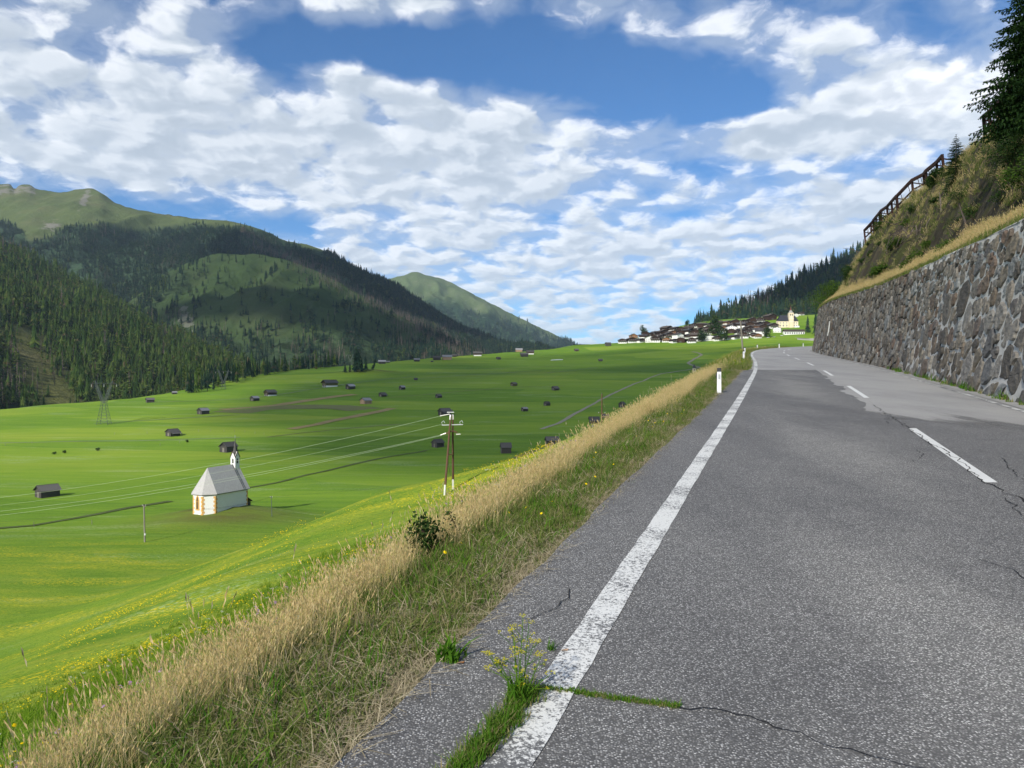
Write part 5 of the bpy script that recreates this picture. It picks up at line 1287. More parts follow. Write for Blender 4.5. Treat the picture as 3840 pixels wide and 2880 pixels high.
# ------------------------------------------------------------------ village
def house_proto(kind):
    r = empty('village_house'); w, d = 14.0, 13.0
    hb, hu, rise = (3.0, 3.0, 2.7)
    base, up, roof = {'farm': (M_white, M_timb, M_roofd), 'white': (M_white, M_white, M_roofd), 'orange': (M_white, M_timo, M_roofb), 'barn': (M_timb, M_timb, M_roofb), 'chalet': (M_white, M_timb, M_roofb)}[kind]
    if kind == 'white': hb, hu = 3.0, 4.4
    MB().box(-w / 2, w / 2, -d / 2, d / 2, -4.0, hb).obj('ground_floor', base, r)
    z1 = hb + hu; e = 0.12
    V = [(-w / 2 - e, s * (d / 2 + e), z) for s in (-1, 1) for z in (hb + .01, z1)] + [(w / 2 + e, s * (d / 2 + e), z) for s in (-1, 1) for z in (hb + .01, z1)] + [(0, -d / 2 - e, z1 + rise), (0, d / 2 + e, z1 + rise)]
    F = [(0, 4, 5, 8, 1), (6, 2, 3, 9, 7), (2, 0, 1, 3), (4, 6, 7, 5), (0, 2, 6, 4), (1, 8, 9, 3), (8, 5, 7, 9)]
    mobj('upper_floor', V, F, up, r)
    rs = roof_slabs(d, w, z1, rise, 1.3, 1.5, .25, 3); rs.v = [(-y, x, z) for x, y, z in rs.v]
    rf = rs.obj('roof', roof, r)
    MB().box(1.2, 2.1, 1.0, 1.9, z1 + rise * .5, z1 + rise + 1.2).obj('chimney', M_conc, rf)
    if kind in ('farm', 'orange', 'chalet'):
        b = MB().box(-w / 2 + .3, w / 2 - .3, -d / 2 - 1.5, -d / 2 - .1, hb - .1, hb + .1).obj('balcony', up, r)
        MB().box(-w / 2 + .3, w / 2 - .3, -d / 2 - 1.5, -d / 2 - 1.42, hb + .1, hb + 1.0).obj('railing', up, b)
    nw = {'white': 5, 'barn': 0}.get(kind, 4)
    for fl, (z, mm) in enumerate(((0.9, base), (hb + .9, up), (hb + hu + .1, up))):
        if kind != 'white' and fl == 2: continue
        for k in range(nw if fl < 2 else 3):
            x = -w / 2 + w * (k + .5) / nw if fl < 2 else -2.8 + 2.8 * k
            f = MB().box(x - .62, x + .62, -d / 2 - .22, -d / 2 - .02, z, z + 1.4).obj('window', M_white if fl else M_timb, r)
            MB().box(x - .48, x + .48, -d / 2 - .24, -d / 2 - .225, z + .12, z + 1.28).obj('pane', M_glass, f)
    if kind == 'barn': MB().box(-1.6, 1.6, -d / 2 - .2, -d / 2 - .02, -.2, 2.6).obj('gate', M_log, r)
    return r
hp = {k: house_proto(k) for k in ('farm', 'white', 'orange', 'barn', 'chalet')}; hused = set()
HL = {'farm': 'dark timber farmhouse with white ground floor in the village', 'white': 'whitewashed village house with rows of small windows', 'orange': 'orange brown timber house with balcony in the village',
      'barn': 'windowless dark timber barn crowded among the village houses', 'chalet': 'dark timber chalet with brown roof and white ground floor in the village'}
def house(px, py, wpx, th, kind, label=None, group=None, hs=1.0, ymin=700, ds=1.0):
    o = hp[kind] if kind not in hused else copy_tree(hp[kind]); hused.add(kind)
    p = hit(px, py, ymin); k = wpx / 2884 * p.y / 17.0
    o.location = p + Vector((0, 4 * k, 0)); o.rotation_euler = (0, 0, R(th)); o.scale = (k, k * ds, k * hs)
    for key in ('label', 'group'):
        if key in o: del o[key]
    return tag(o, label or HL[kind], 'house', None if label else (group or {'farm': 'dark farmhouses of the village', 'white': 'white houses of the village', 'orange': 'orange timber houses of the village', 'barn': 'dark barns of the village', 'chalet': 'chalets of the village'}[kind]))
def village():
    rnd = random.Random(12)
    house(2197, 1292, 34, 35, 'barn', 'first dark farmhouse left of the village on the ridge'); house(2230, 1288, 30, 30, 'chalet', 'middle house of the three on the ridge left of the village')
    house(2266, 1287, 48, 8, 'white', 'big white house of the three on the ridge left of the village', hs=.8)
    fr = pchip([2300, 2330, 2450, 2560, 2700, 2800, 2900, 3000], [1287, 1287, 1286, 1284, 1278, 1269, 1258, 1252])
    nr = pchip([2300, 2340, 2420, 2520, 2600, 2700, 2800, 2870, 2900, 3000], [0.6, 1.2, 2.4, 3.4, 4.2, 4.6, 4.9, 4.6, 3.6, 1.0])
    seq = ['farm', 'chalet', 'farm', 'white', 'chalet', 'orange', 'farm', 'barn', 'chalet', 'farm', 'white', 'farm', 'chalet']
    back = ['barn', 'chalet', 'barn', 'farm', 'barn', 'orange', 'barn', 'farm', 'barn', 'chalet']
    i = 0
    for row in range(5):
        px = 2338 + row * 11
        while px < 2905 - (row > 2) * 10:
            if row < nr(px):
                if not (2655 < px < 2755 and row == 1) and not (2880 < px and row in (0, 1)):
                    kd = (seq[i % len(seq)] if row < 2 else back[i % len(back)]); i += 1
                    house(px, float(fr(px)) - 13.5 * row + rnd.uniform(-3, 3), rnd.uniform(34, 48) * (0.95 if row else 0.9), rnd.uniform(-28, 38) if rnd.random() < .8 else 75, kd, hs=rnd.uniform(.85, 1.1))
            px += rnd.uniform(26, 37)
    house(2746, 1246, 46, -14, 'white', 'broad white guesthouse with many windows in the village centre', hs=1.0)
    house(2840, 1268, 34, 6, 'orange', 'bright orange timber house with balcony below the church')
    house(2845, 1246, 36, 10, 'orange', 'upper orange timber house just behind the bright orange one')
    house(2918, 1246, 34, -25, 'white', 'plain white building at the foot of the church hill', hs=1.05)
    house(2890, 1200, 44, 20, 'barn', 'big dark timber barn left of the church roof', hs=1.0); house(2905, 1186, 30, 10, 'chalet', 'dark chalet above the church roof')
    for px, py, w, k, lb in ((2983, 1188, 22, 'white', 'white house peeking out right of the church tower'), (3005, 1182, 24, 'chalet', 'small chalet on the green slope above the church'), (3028, 1177, 26, 'barn', 'dark barn on the green slope above the church'), (3036, 1168, 18, 'barn', 'topmost little barn below the firs above the church')):
        house(px, py, w, 10, k, lb)
village()
def church():
    p = hit(2958, 1229, 900); y = p.y; s = y / 2884; r = empty('church', p); tag(r, 'cream village church with dark roof and tall tower with red-tipped spire', 'church')
    x0, x1 = (2921 - 2958) * s, (2996 - 2958) * s; hw = 27 * s; d = 11
    MB().box(x0, x1, 3, 3 + d, -6, hw).obj('nave_wall', M_cream, r)
    rr = roof_slabs(x1 - x0, d, hw, 21 * s, .5, .4, .25, 3); rr.v = [(a + (x0 + x1) / 2, b + 3 + d / 2, c) for a, b, c in rr.v]
    rr.v = [((min(max(a, x0 - .4), x1 + .4) - (x0 + x1) / 2) * (1 - .28 * max(0, (c - hw)) / (21 * s)) + (x0 + x1) / 2, b, c) for a, b, c in rr.v]
    rr.obj('nave_roof', M_slate, r)
    mb = MB(); gx = [x0 + .01, x1 - .01]
    for px in (2928, 2940, 2953, 2981, 2990):
        x = (px - 2958) * s
        for z0, hh in ((5 * s, 7 * s), (16 * s, 5 * s)):
            f = MB().box(x - 1.0, x + 1.0, 2.9, 3.02, z0, z0 + hh).obj('window', M_white, r); MB().box(x - .7, x + .7, 2.86, 2.89, z0 + .3, z0 + hh - .3).obj('pane', M_glass, f)
    tx = (2968 - 2958) * s; q = 8.2 * s; zt = 56 * s
    t = MB().box(tx - q, tx + q, -.5, 2 * q - .5, -6, zt).obj('tower', M_cream, r)
    for z in (22, 34, 44): MB().box(tx - q - .25, tx + q + .25, -.75, 2 * q - .25, z * s, z * s + .5).obj('string_course', M_white, t)
    for dx in (-.42, .42): MB().box(tx + dx * q - .65, tx + dx * q + .65, -.56, -.52, 45 * s, 52 * s).obj('bell_opening', M_dark, t)
    MB().tube([(tx, -.6, 39.5 * s), (tx, -.54, 39.5 * s)], 2.0 * s, 16).obj('clock_face', M_white, t)
    cy = q - .5
    def ring(rr, z): return [(tx + rr * math.cos(math.pi / 4 * k + math.pi / 8), cy + rr * math.sin(math.pi / 4 * k + math.pi / 8), z) for k in range(8)]
    def shell(prof):
        V = []; 
        for rr_, z in prof: V += ring(rr_, z)
        return V, [(i * 8 + k, i * 8 + (k + 1) % 8, (i + 1) * 8 + (k + 1) % 8, (i + 1) * 8 + k) for i in range(len(prof) - 1) for k in range(8)]
    V, F = shell([(q * 1.15, zt), (q * .95, zt + 3 * s), (q * .55, zt + 8 * s), (q * .42, zt + 9.5 * s)]); mobj('spire_base', V, F, M_conc, t)
    V, F = shell([(q * .42, zt + 9.5 * s), (q * .46, zt + 11 * s), (q * .25, zt + 16 * s), (q * .16, zt + 19 * s), (.05, zt + 29 * s)]); mobj('spire_tip', V, F, M_redr, t)
    MB().box((2985 - 2958) * s - 3, (2985 - 2958) * s + 5, -2, 3, -5, 7 * s).obj('sacristy', M_white, r)
M_slate = flat('blue_black_slate', (0.030, 0.032, 0.042), 0.6, 0.2, .4, .3); M_redr = flat('red_brown_spire', (0.14, 0.055, 0.040), 0.7, .2, 1)
church()
def long_building():
    p = hit(2980, 1254, 800); s = p.y / 2884; r = empty('cemetery_building', p); tag(r, 'long low white building with brown roof below the church', 'building')
    w = 38 * s
    MB().box(-w, w, 0, 8, -4, 12 * s).obj('wall', M_white, r)
    rr = roof_slabs(2 * w, 8, 12 * s, 7 * s, .8, .6, .25, 3); rr.v = [(a, b + 4, c) for a, b, c in rr.v]; rr.obj('roof', M_roofb, r)
    for k in range(9): x = -w + 2 * w * (k + .5) / 9; MB().box(x - .9, x + .9, -.06, -.02, 2 * s, 8 * s).obj('window', M_glass, r)
long_building()
def shrine():
    p = hit(2603, 1400, 300); s = p.y / 2884; r = empty('wayside_shrine', p); tag(r, 'tiny white wayside shrine with pointed roof peeping over the golden grass', 'shrine')
    MB().box(-5 * s, 5 * s, -4 * s, 4 * s, -1, 20 * s).obj('wall', M_cream, r)
    MB().box(-2 * s, 2 * s, -4.1 * s, -4.02 * s, 9 * s, 15 * s).obj('niche', M_dark, r)
    q = 6.4 * s; z = 19.5 * s; mobj('roof', [(-q, -q, z), (q, -q, z), (q, q, z), (-q, q, z), (0, 0, z + 16 * s)], [(0, 1, 4), (1, 2, 4), (2, 3, 4), (3, 0, 4), (3, 2, 1, 0)], M_roofg, r)
shrine()
def car(px, py, rz_, m, label):
    p = hit(px, py, 800); r = empty('parked_car', p, rz_); tag(r, label, 'car')
    V = [(x, y, z) for x, z in ((-2.1, .35), (-2.1, .85), (-1.9, 1.0), (1.1, 1.0), (2.0, .85), (2.15, .4)) for y in (-.85, .85)]
    mobj('body', V, [(2 * i, 2 * i + 2, 2 * i + 3, 2 * i + 1) for i in range(5)] + [(10, 0, 1, 11), (0, 10, 8, 6, 4, 2), (1, 3, 5, 7, 9, 11)], m, r)
    V = [(x, y, z) for x, z in ((-1.85, 1.0), (-1.4, 1.5), (.3, 1.5), (1.0, 1.0)) for y in (-.75, .75)]
    mobj('cabin', V, [(0, 2, 3, 1), (2, 4, 5, 3), (4, 6, 7, 5), (0, 6, 4, 2), (1, 3, 5, 7)], M_glass, r)
    for x in (-1.3, 1.35):
        for y in (-.8, .8): MB().tube([(x, y - .1, .33), (x, y + .1, .33)], .33, 12).obj('wheel', M_black, r)
car(2932, 1260, .1, M_plast, 'white van-like car parked below the white building'); car(2903, 1265, .2, M_metal, 'silver car parked by the lower village road'); car(2880, 1267, 0, M_plast, 'small white car parked next to the village hedge')
# pale foil covered rows on the meadow
p = hit(2066, 1352, 300); q = hit(2110, 1350, 300)
tag(MB().tube([Vector((0, 0, .4)), (Vector(q) - p) * .5 + Vector((0, 0, .5)), (Vector(q) - p) + Vector((0, 0, .4))], [.5, .75, .5], 10).obj('silage_row', M_plast), 'long white foil-wrapped silage row on the far meadow', 'silage').location = p

# tracks and strips on the meadow
drape('gravel_track', [(2030, 1610), (2090, 1590), (2180, 1540), (2250, 1500), (2330, 1462), (2420, 1425), (2480, 1402), (2560, 1390), (2600, 1384)], 2.3, M_path, label='pale gravel track climbing across the meadow', dz=.15, ymin=250)
drape('gravel_track', [(2600, 1384), (2625, 1378), (2595, 1370), (2580, 1362), (2605, 1345), (2632, 1331), (2620, 1324), (2596, 1319)], 3.4, M_path, label='winding gravel track near the wayside shrine', dz=.2, ymin=400)
drape('grass_track', [(560, 1480 + 30), (900, 1497), (1090, 1473), (1300, 1440), (1450, 1421), (1560, 1411)], 2.6, M_lightg, label='faint pale mown track', dz=.15, ymin=300)
drape('dry_strip', [(830, 1537), (950, 1528), (1050, 1519), (1130, 1506), (1200, 1496), (1260, 1487), (1330, 1480)], 9, M_dry, label='dry golden strip of uncut grass', dz=.2, ymin=300)
drape('stubble_field', [(860, 1548), (980, 1531), (1120, 1526), (1260, 1527), (1370, 1537)], 26, M_dryg, label='freshly mown brownish field', dz=.12, ymin=300)
drape('dry_strip', [(1090, 1610), (1190, 1592), (1290, 1570), (1400, 1548), (1470, 1532)], 6, M_dry, label='narrow dry bank between two fields', dz=.2, ymin=300)
drape('ditch_bank', [(-40, 1985), (120, 1972), (280, 1945), (480, 1905), (640, 1880)], 2.0, M_ditch, label='dark ditch bank below the chapel', dz=.15, ymin=120)
drape('ditch_bank', [(930, 1830), (1100, 1795), (1250, 1760), (1450, 1715), (1600, 1690)], 1.5, M_ditch, label='dark ditch line between the chapel and the mast', dz=.15, ymin=120)
drape('dry_strip', [(1800, 1770), (1950, 1715), (2080, 1668), (2200, 1640)], 5, M_dryg, label='mown swath at the foot of the road slope', dz=.12, ymin=120)
# ------------------------------------------------------------------ grasses
rg_ = random.Random(21)
def blade(mb, x, y, h, w, ang, bend, segs=3):
    d = Vector((math.cos(ang), math.sin(ang), 0)); s = Vector((-d.y, d.x, 0)) * w / 2; V = []; F = []
    for i in range(segs + 1):
        f = i / segs; c = Vector((x, y, 0)) + d * bend * h * f * f + Vector((0, 0, h * f * (1 - .25 * bend * f)))
        if i == segs: V.append(c)
        else: k = 1 - .55 * f; V += [c - s * k, c + s * k]
    for i in range(segs - 1): F.append((2 * i, 2 * i + 1, 2 * i + 3, 2 * i + 2))
    F.append((2 * segs - 2, 2 * segs - 1, 2 * segs)); mb.add(V, F); return V[-1]
def tuft(n, h0, h1, w, spread, bend, m, segs=2, name='tuft'):
    mb = MB()
    for _ in range(n):
        r = spread * math.sqrt(rg_.random()); a = rg_.uniform(0, 6.28)
        blade(mb, r * math.cos(a), r * math.sin(a), rg_.uniform(h0, h1), w * rg_.uniform(.7, 1.3), rg_.uniform(0, 6.28), rg_.uniform(*bend), segs)
    return vobj(name, mb.mesh(name, m))
def seed_tuft(n, h0, h1, w, spread, m, name, head=(.10, .018), bend=(.05, .45)):
    mb = MB()
    for _ in range(n):
        r = spread * math.sqrt(rg_.random()); a = rg_.uniform(0, 6.28); h = rg_.uniform(h0, h1); an = rg_.uniform(0, 6.28); be = rg_.uniform(*bend)
        tip = blade(mb, r * math.cos(a), r * math.sin(a), h, w, an, be, 3)
        d = Vector((math.cos(an) * (be + .1), math.sin(an) * (be + .1), 1)).normalized(); L = head[0] * rg_.uniform(.7, 1.4)
        for q in range(4):                               # feathery panicle
            aa = rg_.uniform(0, 6.28); s = Vector((math.cos(aa), math.sin(aa), 0)) * head[1] * rg_.uniform(.6, 1.5); b = tip - d * L * rg_.uniform(.15, .85)
            mb.add([b, b + s + d * L * .25, b + d * L * .42, b - s * .3 + d * L * .2], [(0, 1, 2), (0, 2, 3)])
        if rg_.random() < .5: blade(mb, r * math.cos(a), r * math.sin(a), h * rg_.uniform(.3, .55), w * 2.0, rg_.uniform(0, 6.28), rg_.uniform(.2, .9), 3)
    return vobj(name, mb.mesh(name, m))
def flower(nh, h0, h1, r, m, petals=6, spread=.05, name='flower', stemm=None):
    mb = MB(); nf = 0; mat_idx = []
    for _ in range(nh):
        x, y = rg_.gauss(0, spread), rg_.gauss(0, spread); h = rg_.uniform(h0, h1); k0 = len(mb.f)
        tip = blade(mb, x, y, h, .004, rg_.uniform(0, 6.28), rg_.uniform(0, .2), 2); mat_idx += [1] * (len(mb.f) - k0); k0 = len(mb.f)
        t1 = Vector((rg_.gauss(0, .35), rg_.gauss(0, .35), 1)).normalized(); u = t1.orthogonal().normalized(); v = t1.cross(u)
        V = [tip + t1 * .004] + [tip + (u * math.cos(6.283 * k / petals) + v * math.sin(6.283 * k / petals)) * r * rg_.uniform(.75, 1.1) for k in range(petals)]
        mb.add(V, [(0, 1 + k, 1 + (k + 1) % petals) for k in range(petals)]); mat_idx += [0] * (len(mb.f) - k0)
    return vobj(name, new_mesh(name, mb.v, mb.f, [m, stemm or M_lush], False, mat_idx))
def umbel(n, h0, h1, m, name, rr=.035):
    mb = MB(); mi = []
    for _ in range(n):
        h = rg_.uniform(h0, h1); k0 = len(mb.f); tip = blade(mb, rg_.gauss(0, .03), rg_.gauss(0, .03), h, .006, rg_.uniform(0, 6.28), .12, 3); mi += [1] * (len(mb.f) - k0)
        for q in range(14):
            a = rg_.uniform(0, 6.28); r = rr * math.sqrt(rg_.random()); c = tip + Vector((r * math.cos(a), r * math.sin(a), .012 * rg_.random())); k0 = len(mb.f); s = .0075
            mb.add([c + Vector((s, 0, .002)), c + Vector((0, s, 0)), c + Vector((-s, 0, .002)), c + Vector((0, -s, 0))], [(0, 1, 2, 3)]); mi += [0]
    return vobj(name, new_mesh(name, mb.v, mb.f, [m, M_weed], False, mi))

def place(n, yr, qr, ypow=1.0, dens=None):
    """random points left of the road; ypow>1 crowds them towards the viewer"""
    y = yr[0] + (yr[1] - yr[0]) * rng.random(n)**ypow; q = rng.uniform(qr[0], qr[1], n)
    x = xw(y, -SH) - q * np.sqrt(1 + dxl(y)**2)
    k = np.ones(n, bool)
    if dens is not None: k = rng.random(n) < dens(x, y, q)
    x, y, q = x[k], y[k], q[k]
    return np.stack([x, y, Hm(y, q) - .01], -1), q
def rots(n, tilt=.12): return np.stack([rng.normal(0, tilt, n), rng.normal(0, tilt, n), rng.uniform(0, 6.28, n)], -1)
def scat(name, P, kinds_, scl, label, tilt=.12, idx=None):
    n = len(P); return gn_scatter(name, P, rots(n, tilt), scl, rng.integers(0, len(kinds_), n) if idx is None else idx, kinds_, label, 'grass')

# mown verge: short green and straw-coloured tufts, ragged along the asphalt edge
vk = [tuft(18, .03, .08, .0045, .07, (.3, 1.3), M_blade, 2, 'a_short'), tuft(16, .03, .11, .0045, .07, (.3, 1.2), M_blade, 2, 'b_short'), tuft(14, .03, .09, .004, .09, (.8, 2.4), M_straw, 2, 'c_straw'),
      tuft(9, .06, .16, .006, .06, (.2, .8), M_weed, 3, 'd_green')]
P, q = place(34000, (1.5, 60), (-.03, 1.6), 2.3)
nn = fbm(P[:, 0] * 1.3, P[:, 1] * 1.3, 77, 3)
dry = np.clip(.17 + 1.9 * nn + .5 * np.exp(-(q / .16)**2), .04, .95)
u = rng.random(len(P)); idx = np.where(u < dry, 2, np.where(rng.random(len(P)) < .10, 3, rng.integers(0, 2, len(P))))
scat('verge_grass', P, vk, rng.uniform(.7, 1.25, len(P)) * (1 + .015 * P[:, 1]) * (0.75 + .5 * sstep(q, 0, .4)), 'short mown verge grass mixed with dry straw beside the asphalt', .25, idx)
# faint mown lines and swaths across the far meadow
for k, (pts, wd) in enumerate((([(-30, 1662), (300, 1655), (620, 1650), (900, 1640)], 2.2), ([(1450, 1492), (1700, 1470), (1950, 1452), (2120, 1447)], 1.8), ([(1560, 1421), (1800, 1404), (2050, 1388)], 2.4), ([(1660, 1388), (1900, 1380), (2160, 1372)], 2.2), ([(2040, 1400), (2140, 1390), (2240, 1378)], 2.0), ([(1000, 1640), (1250, 1612), (1500, 1590)], 1.4), ([(350, 1588), (650, 1570), (900, 1556)], 1.6))):
    drape('mown_swath', pts, wd, M_lightg if k % 2 == 0 else M_dryg, label='faint pale mown line across the meadow', dz=.1, ymin=200)
def straw_litter():
    mb = MB()
    for _ in range(1700):
        y = 2.0 + 24 * rg_.random()**1.8; q = abs(rg_.gauss(0, .10)) - .06 if rg_.random() < .6 else rg_.uniform(0, 1.3)
        x = float(xw(y, -SH)) - q; z = max(float(H(x, y)), GR * y + .006 if q < 0.02 else -99) + rg_.uniform(.004, .07 if q > .1 else .02); a = rg_.uniform(0, 6.28); L = rg_.uniform(.04, .22); w = .0022 * (1 + .04 * y)
        d = Vector((math.cos(a), math.sin(a), rg_.gauss(.06, .10))) * L; s = Vector((-math.sin(a), math.cos(a), 0)) * w; p = Vector((x, y, z))
        mb.add([p - s, p + s, p + d + s * .5, p + d - s * .5], [(0, 1, 2, 3)])
    tag(mb.obj('straw_litter', M_straw), 'loose dry straws lying on the verge and asphalt edge', 'straw', None, 'stuff')
straw_litter()

# tall golden grass along the brow
gk = [seed_tuft(26, .28, .50, .0030, .12, M_gold, 'a_gold', (.08, .0045)), seed_tuft(26, .24, .46, .0030, .14, M_gold, 'b_gold', (.09, .005), (.1, .7)), seed_tuft(20, .32, .58, .0030, .12, M_gold, 'c_gold', (.10, .006), (.1, .5)), tuft(14, .12, .34, .006, .12, (.2, .9), M_blade, 3, 'd_under')]
def gd(x, y, q):
    c = 1.5 + .5 * sstep(y, 4, 16) + .3 * (fbm(y * .35, y * 0 + 1, 51, 3)); wd = .58 + .3 * sstep(y, 5, 20)
    fade = 1 - sstep(y, 40, 44)
    return np.clip(np.exp(-((q - c) / wd)**4) * (0.50 + 1.9 * (fbm(x * .9, y * .9, 53, 3) + .2)), 0, 1) * fade
P, q = place(21000, (1.2, 44), (.6, 3.6), 1.9, gd)
u = rng.random(len(P)); idx = np.where(u < .20 + .25 * (q < 1.4), 3, rng.integers(0, 3, len(P)))
scat('golden_grass', P, gk, rng.uniform(.50, 1.15, len(P)) * (.70 + .14 * sstep(P[:, 1], 3, 8) + .009 * P[:, 1]), 'tall dry golden grass along the brow of the road slope', .14, idx)
# looser fringe of seeding stalks at the near end and behind the post
tk = [seed_tuft(3, .5, .8, .0035, .05, M_gold, 'a_stalk', (.12, .007), (.05, .3)), seed_tuft(2, .6, .95, .0035, .04, M_straw, 'b_stalk', (.14, .007), (.05, .35))]
P, q = place(420, (1.6, 42), (1.5, 3.6), 1.5)
P2, q2 = place(60, (44, 52), (2.2, 3.2), 1.0)
P = np.concatenate([P, P2]); scat('seeding_stalks', P, tk, rng.uniform(.6, 1.0, len(P)), 'tall single grass stalks with seed heads above the golden grass', .16)

# green hay on the slope below the brow
mk = [tuft(13, .14, .30, .011, .12, (.2, .9), M_lush, 2, 'a_hay'), tuft(13, .10, .24, .012, .14, (.3, 1.2), M_lush, 2, 'b_hay'), tuft(10, .2, .42, .010, .10, (.1, .6), M_blade, 2, 'c_hay')]
P, q = place(46000, (0.5, 70), (2.2, 38), 1.3, lambda x, y, q: np.clip(1.3 - q / 34, .25, 1) * (x > -.75 * y - 6))
scat('hay_meadow_grass', P, mk, rng.uniform(.5, 1.1, len(P)) * (1 + .022 * P[:, 1]), 'lush green hay grass on the slope below the brow', .15, np.where(q < 4, rng.integers(0, 3, len(P)), rng.integers(0, 2, len(P))))
fk = [flower(5, .12, .22, .020, M_yel, 6, .14, 'a_fl'), flower(3, .14, .24, .024, M_yel, 7, .12, 'b_fl')]
def fd(x, y, q): return np.clip(5.0 * (fbm((x + .4 * y) / 16, (y + .25 * x) / 4.2, 91, 3) - .02), 0.02, 1)
P, q = place(22000, (0.8, 105), (2.6, 60), 1.2, lambda x, y, q: fd(x, y, q) * (x > -.75 * y - 6) * (.03 + .97 * (x < .05 * y)))
scat('yellow_flowers', P, fk, rng.uniform(.8, 1.3, len(P)) * (.85 + .019 * P[:, 1]), 'drifts of yellow meadow flowers on the slope below the road', .1)
uk = [umbel(2, .35, .6, M_umb, 'a_um'), umbel(1, .4, .7, M_umb, 'b_um', .045)]
P, q = place(420, (1.0, 40), (1.3, 16), 1.5, lambda x, y, q: np.clip(.5 + 2 * fbm(x / 3, y / 2, 95, 2), .1, 1))
scat('white_umbels', P, uk, rng.uniform(.7, 1.1, len(P)), 'white umbel flowers dotted through the roadside grass')
P, q = place(70, (3, 14), (1.4, 2.6), 1.2); scat('violet_flowers', P, [flower(3, .35, .5, .014, M_vio, 6, .06, 'a_vi')], rng.uniform(.8, 1.1, len(P)), 'small violet knapweed flowers among the golden grass')
P, q = place(60, (6, 24), (.3, 1.3), 1.0); scat('verge_dandelions', P, [flower(1, .08, .16, .013, M_yel, 8, .02, 'a_da')], rng.uniform(.9, 1.2, len(P)), 'single yellow flowers in the mown verge')
P, q = place(1500, (44, 135), (.1, 4.2), 1.2); scat('bend_verge_flowers', P, [flower(5, .08, .2, .012, M_yel, 6, .2, 'a_bv'), tuft(14, .1, .3, .016, .2, (.2, .8), M_lush, 2, 'b_bv'), tuft(14, .1, .35, .014, .2, (.2, .8), M_gold, 2, 'c_bv')], rng.uniform(1.2, 2.2, len(P)), 'yellow flowering verge along the outside of the bend', .1, rng.choice(3, len(P), p=[.22, .48, .30]))
P, q = place(5500, (40, 140), (-.3, 2.6), 1.2); scat('bend_verge_grass', P, [tuft(16, .08, .22, .014, .16, (.2, .9), M_blade, 2, 'a_bg')], rng.uniform(1.0, 1.8, len(P)), 'grass of the verge along the outside of the bend', .15)

# grass and weeds in the asphalt joints
def joint_growth():
    pts = []
    def line(A, B, n, wd):
        for _ in range(n):
            f = rg_.random(); x = A[0] + (B[0] - A[0]) * f + rg_.gauss(0, wd); y = A[1] + (B[1] - A[1]) * f + rg_.gauss(0, wd); pts.append((x, y, GR * y + .004))
    L = [G(2020, 2585), G(2150, 2600), G(2300, 2622), G(2420, 2640), G(2545, 2655)]
    for a, b in zip(L[:-1], L[1:]): line(a, b, 70, .008)
    P = np.array(pts); scat('crack_moss', P, [tuft(9, .006, .022, .004, .014, (.3, 1.2), M_blade, 2, 'a_mo'), tuft(7, .006, .03, .004, .014, (.3, 1.2), M_weed, 2, 'b_mo')], rng.uniform(.7, 1.3, len(P)), 'thin line of moss and grass growing out of the cross crack')
    pts.clear(); L = [G(1985, 2600), G(1950, 2640), G(1890, 2730), G(1820, 2800), G(1730, 2890), G(1600, 3050)]
    for a, b in zip(L[:-1], L[1:]): line(a, b, 60, .022)
    P = np.array(pts); scat('joint_grass', P, [tuft(12, .02, .08, .005, .03, (.2, 1.0), M_weed, 2, 'a_jo'), tuft(12, .02, .07, .005, .03, (.3, 1.1), M_blade, 2, 'b_jo')], rng.uniform(.7, 1.3, len(P)), 'green grass tufts along the joint of the asphalt shoulder')
    pts.clear()
    for y in np.concatenate([rng.uniform(19, 42, 60)]): pts.append((float(xw(y, WALLW - .12 + rng.normal(0, .05))), y, GR * y + .012))
    P = np.array(pts); scat('wall_foot_weeds', P, [tuft(20, .10, .32, .02, .12, (.2, 1.0), M_weed, 3, 'a_wf'), tuft(16, .06, .2, .02, .14, (.3, 1.2), M_blade, 2, 'b_wf')], rng.uniform(.5, 1.2, len(P)), 'small weeds sprouting along the foot of the stone wall')
joint_growth()
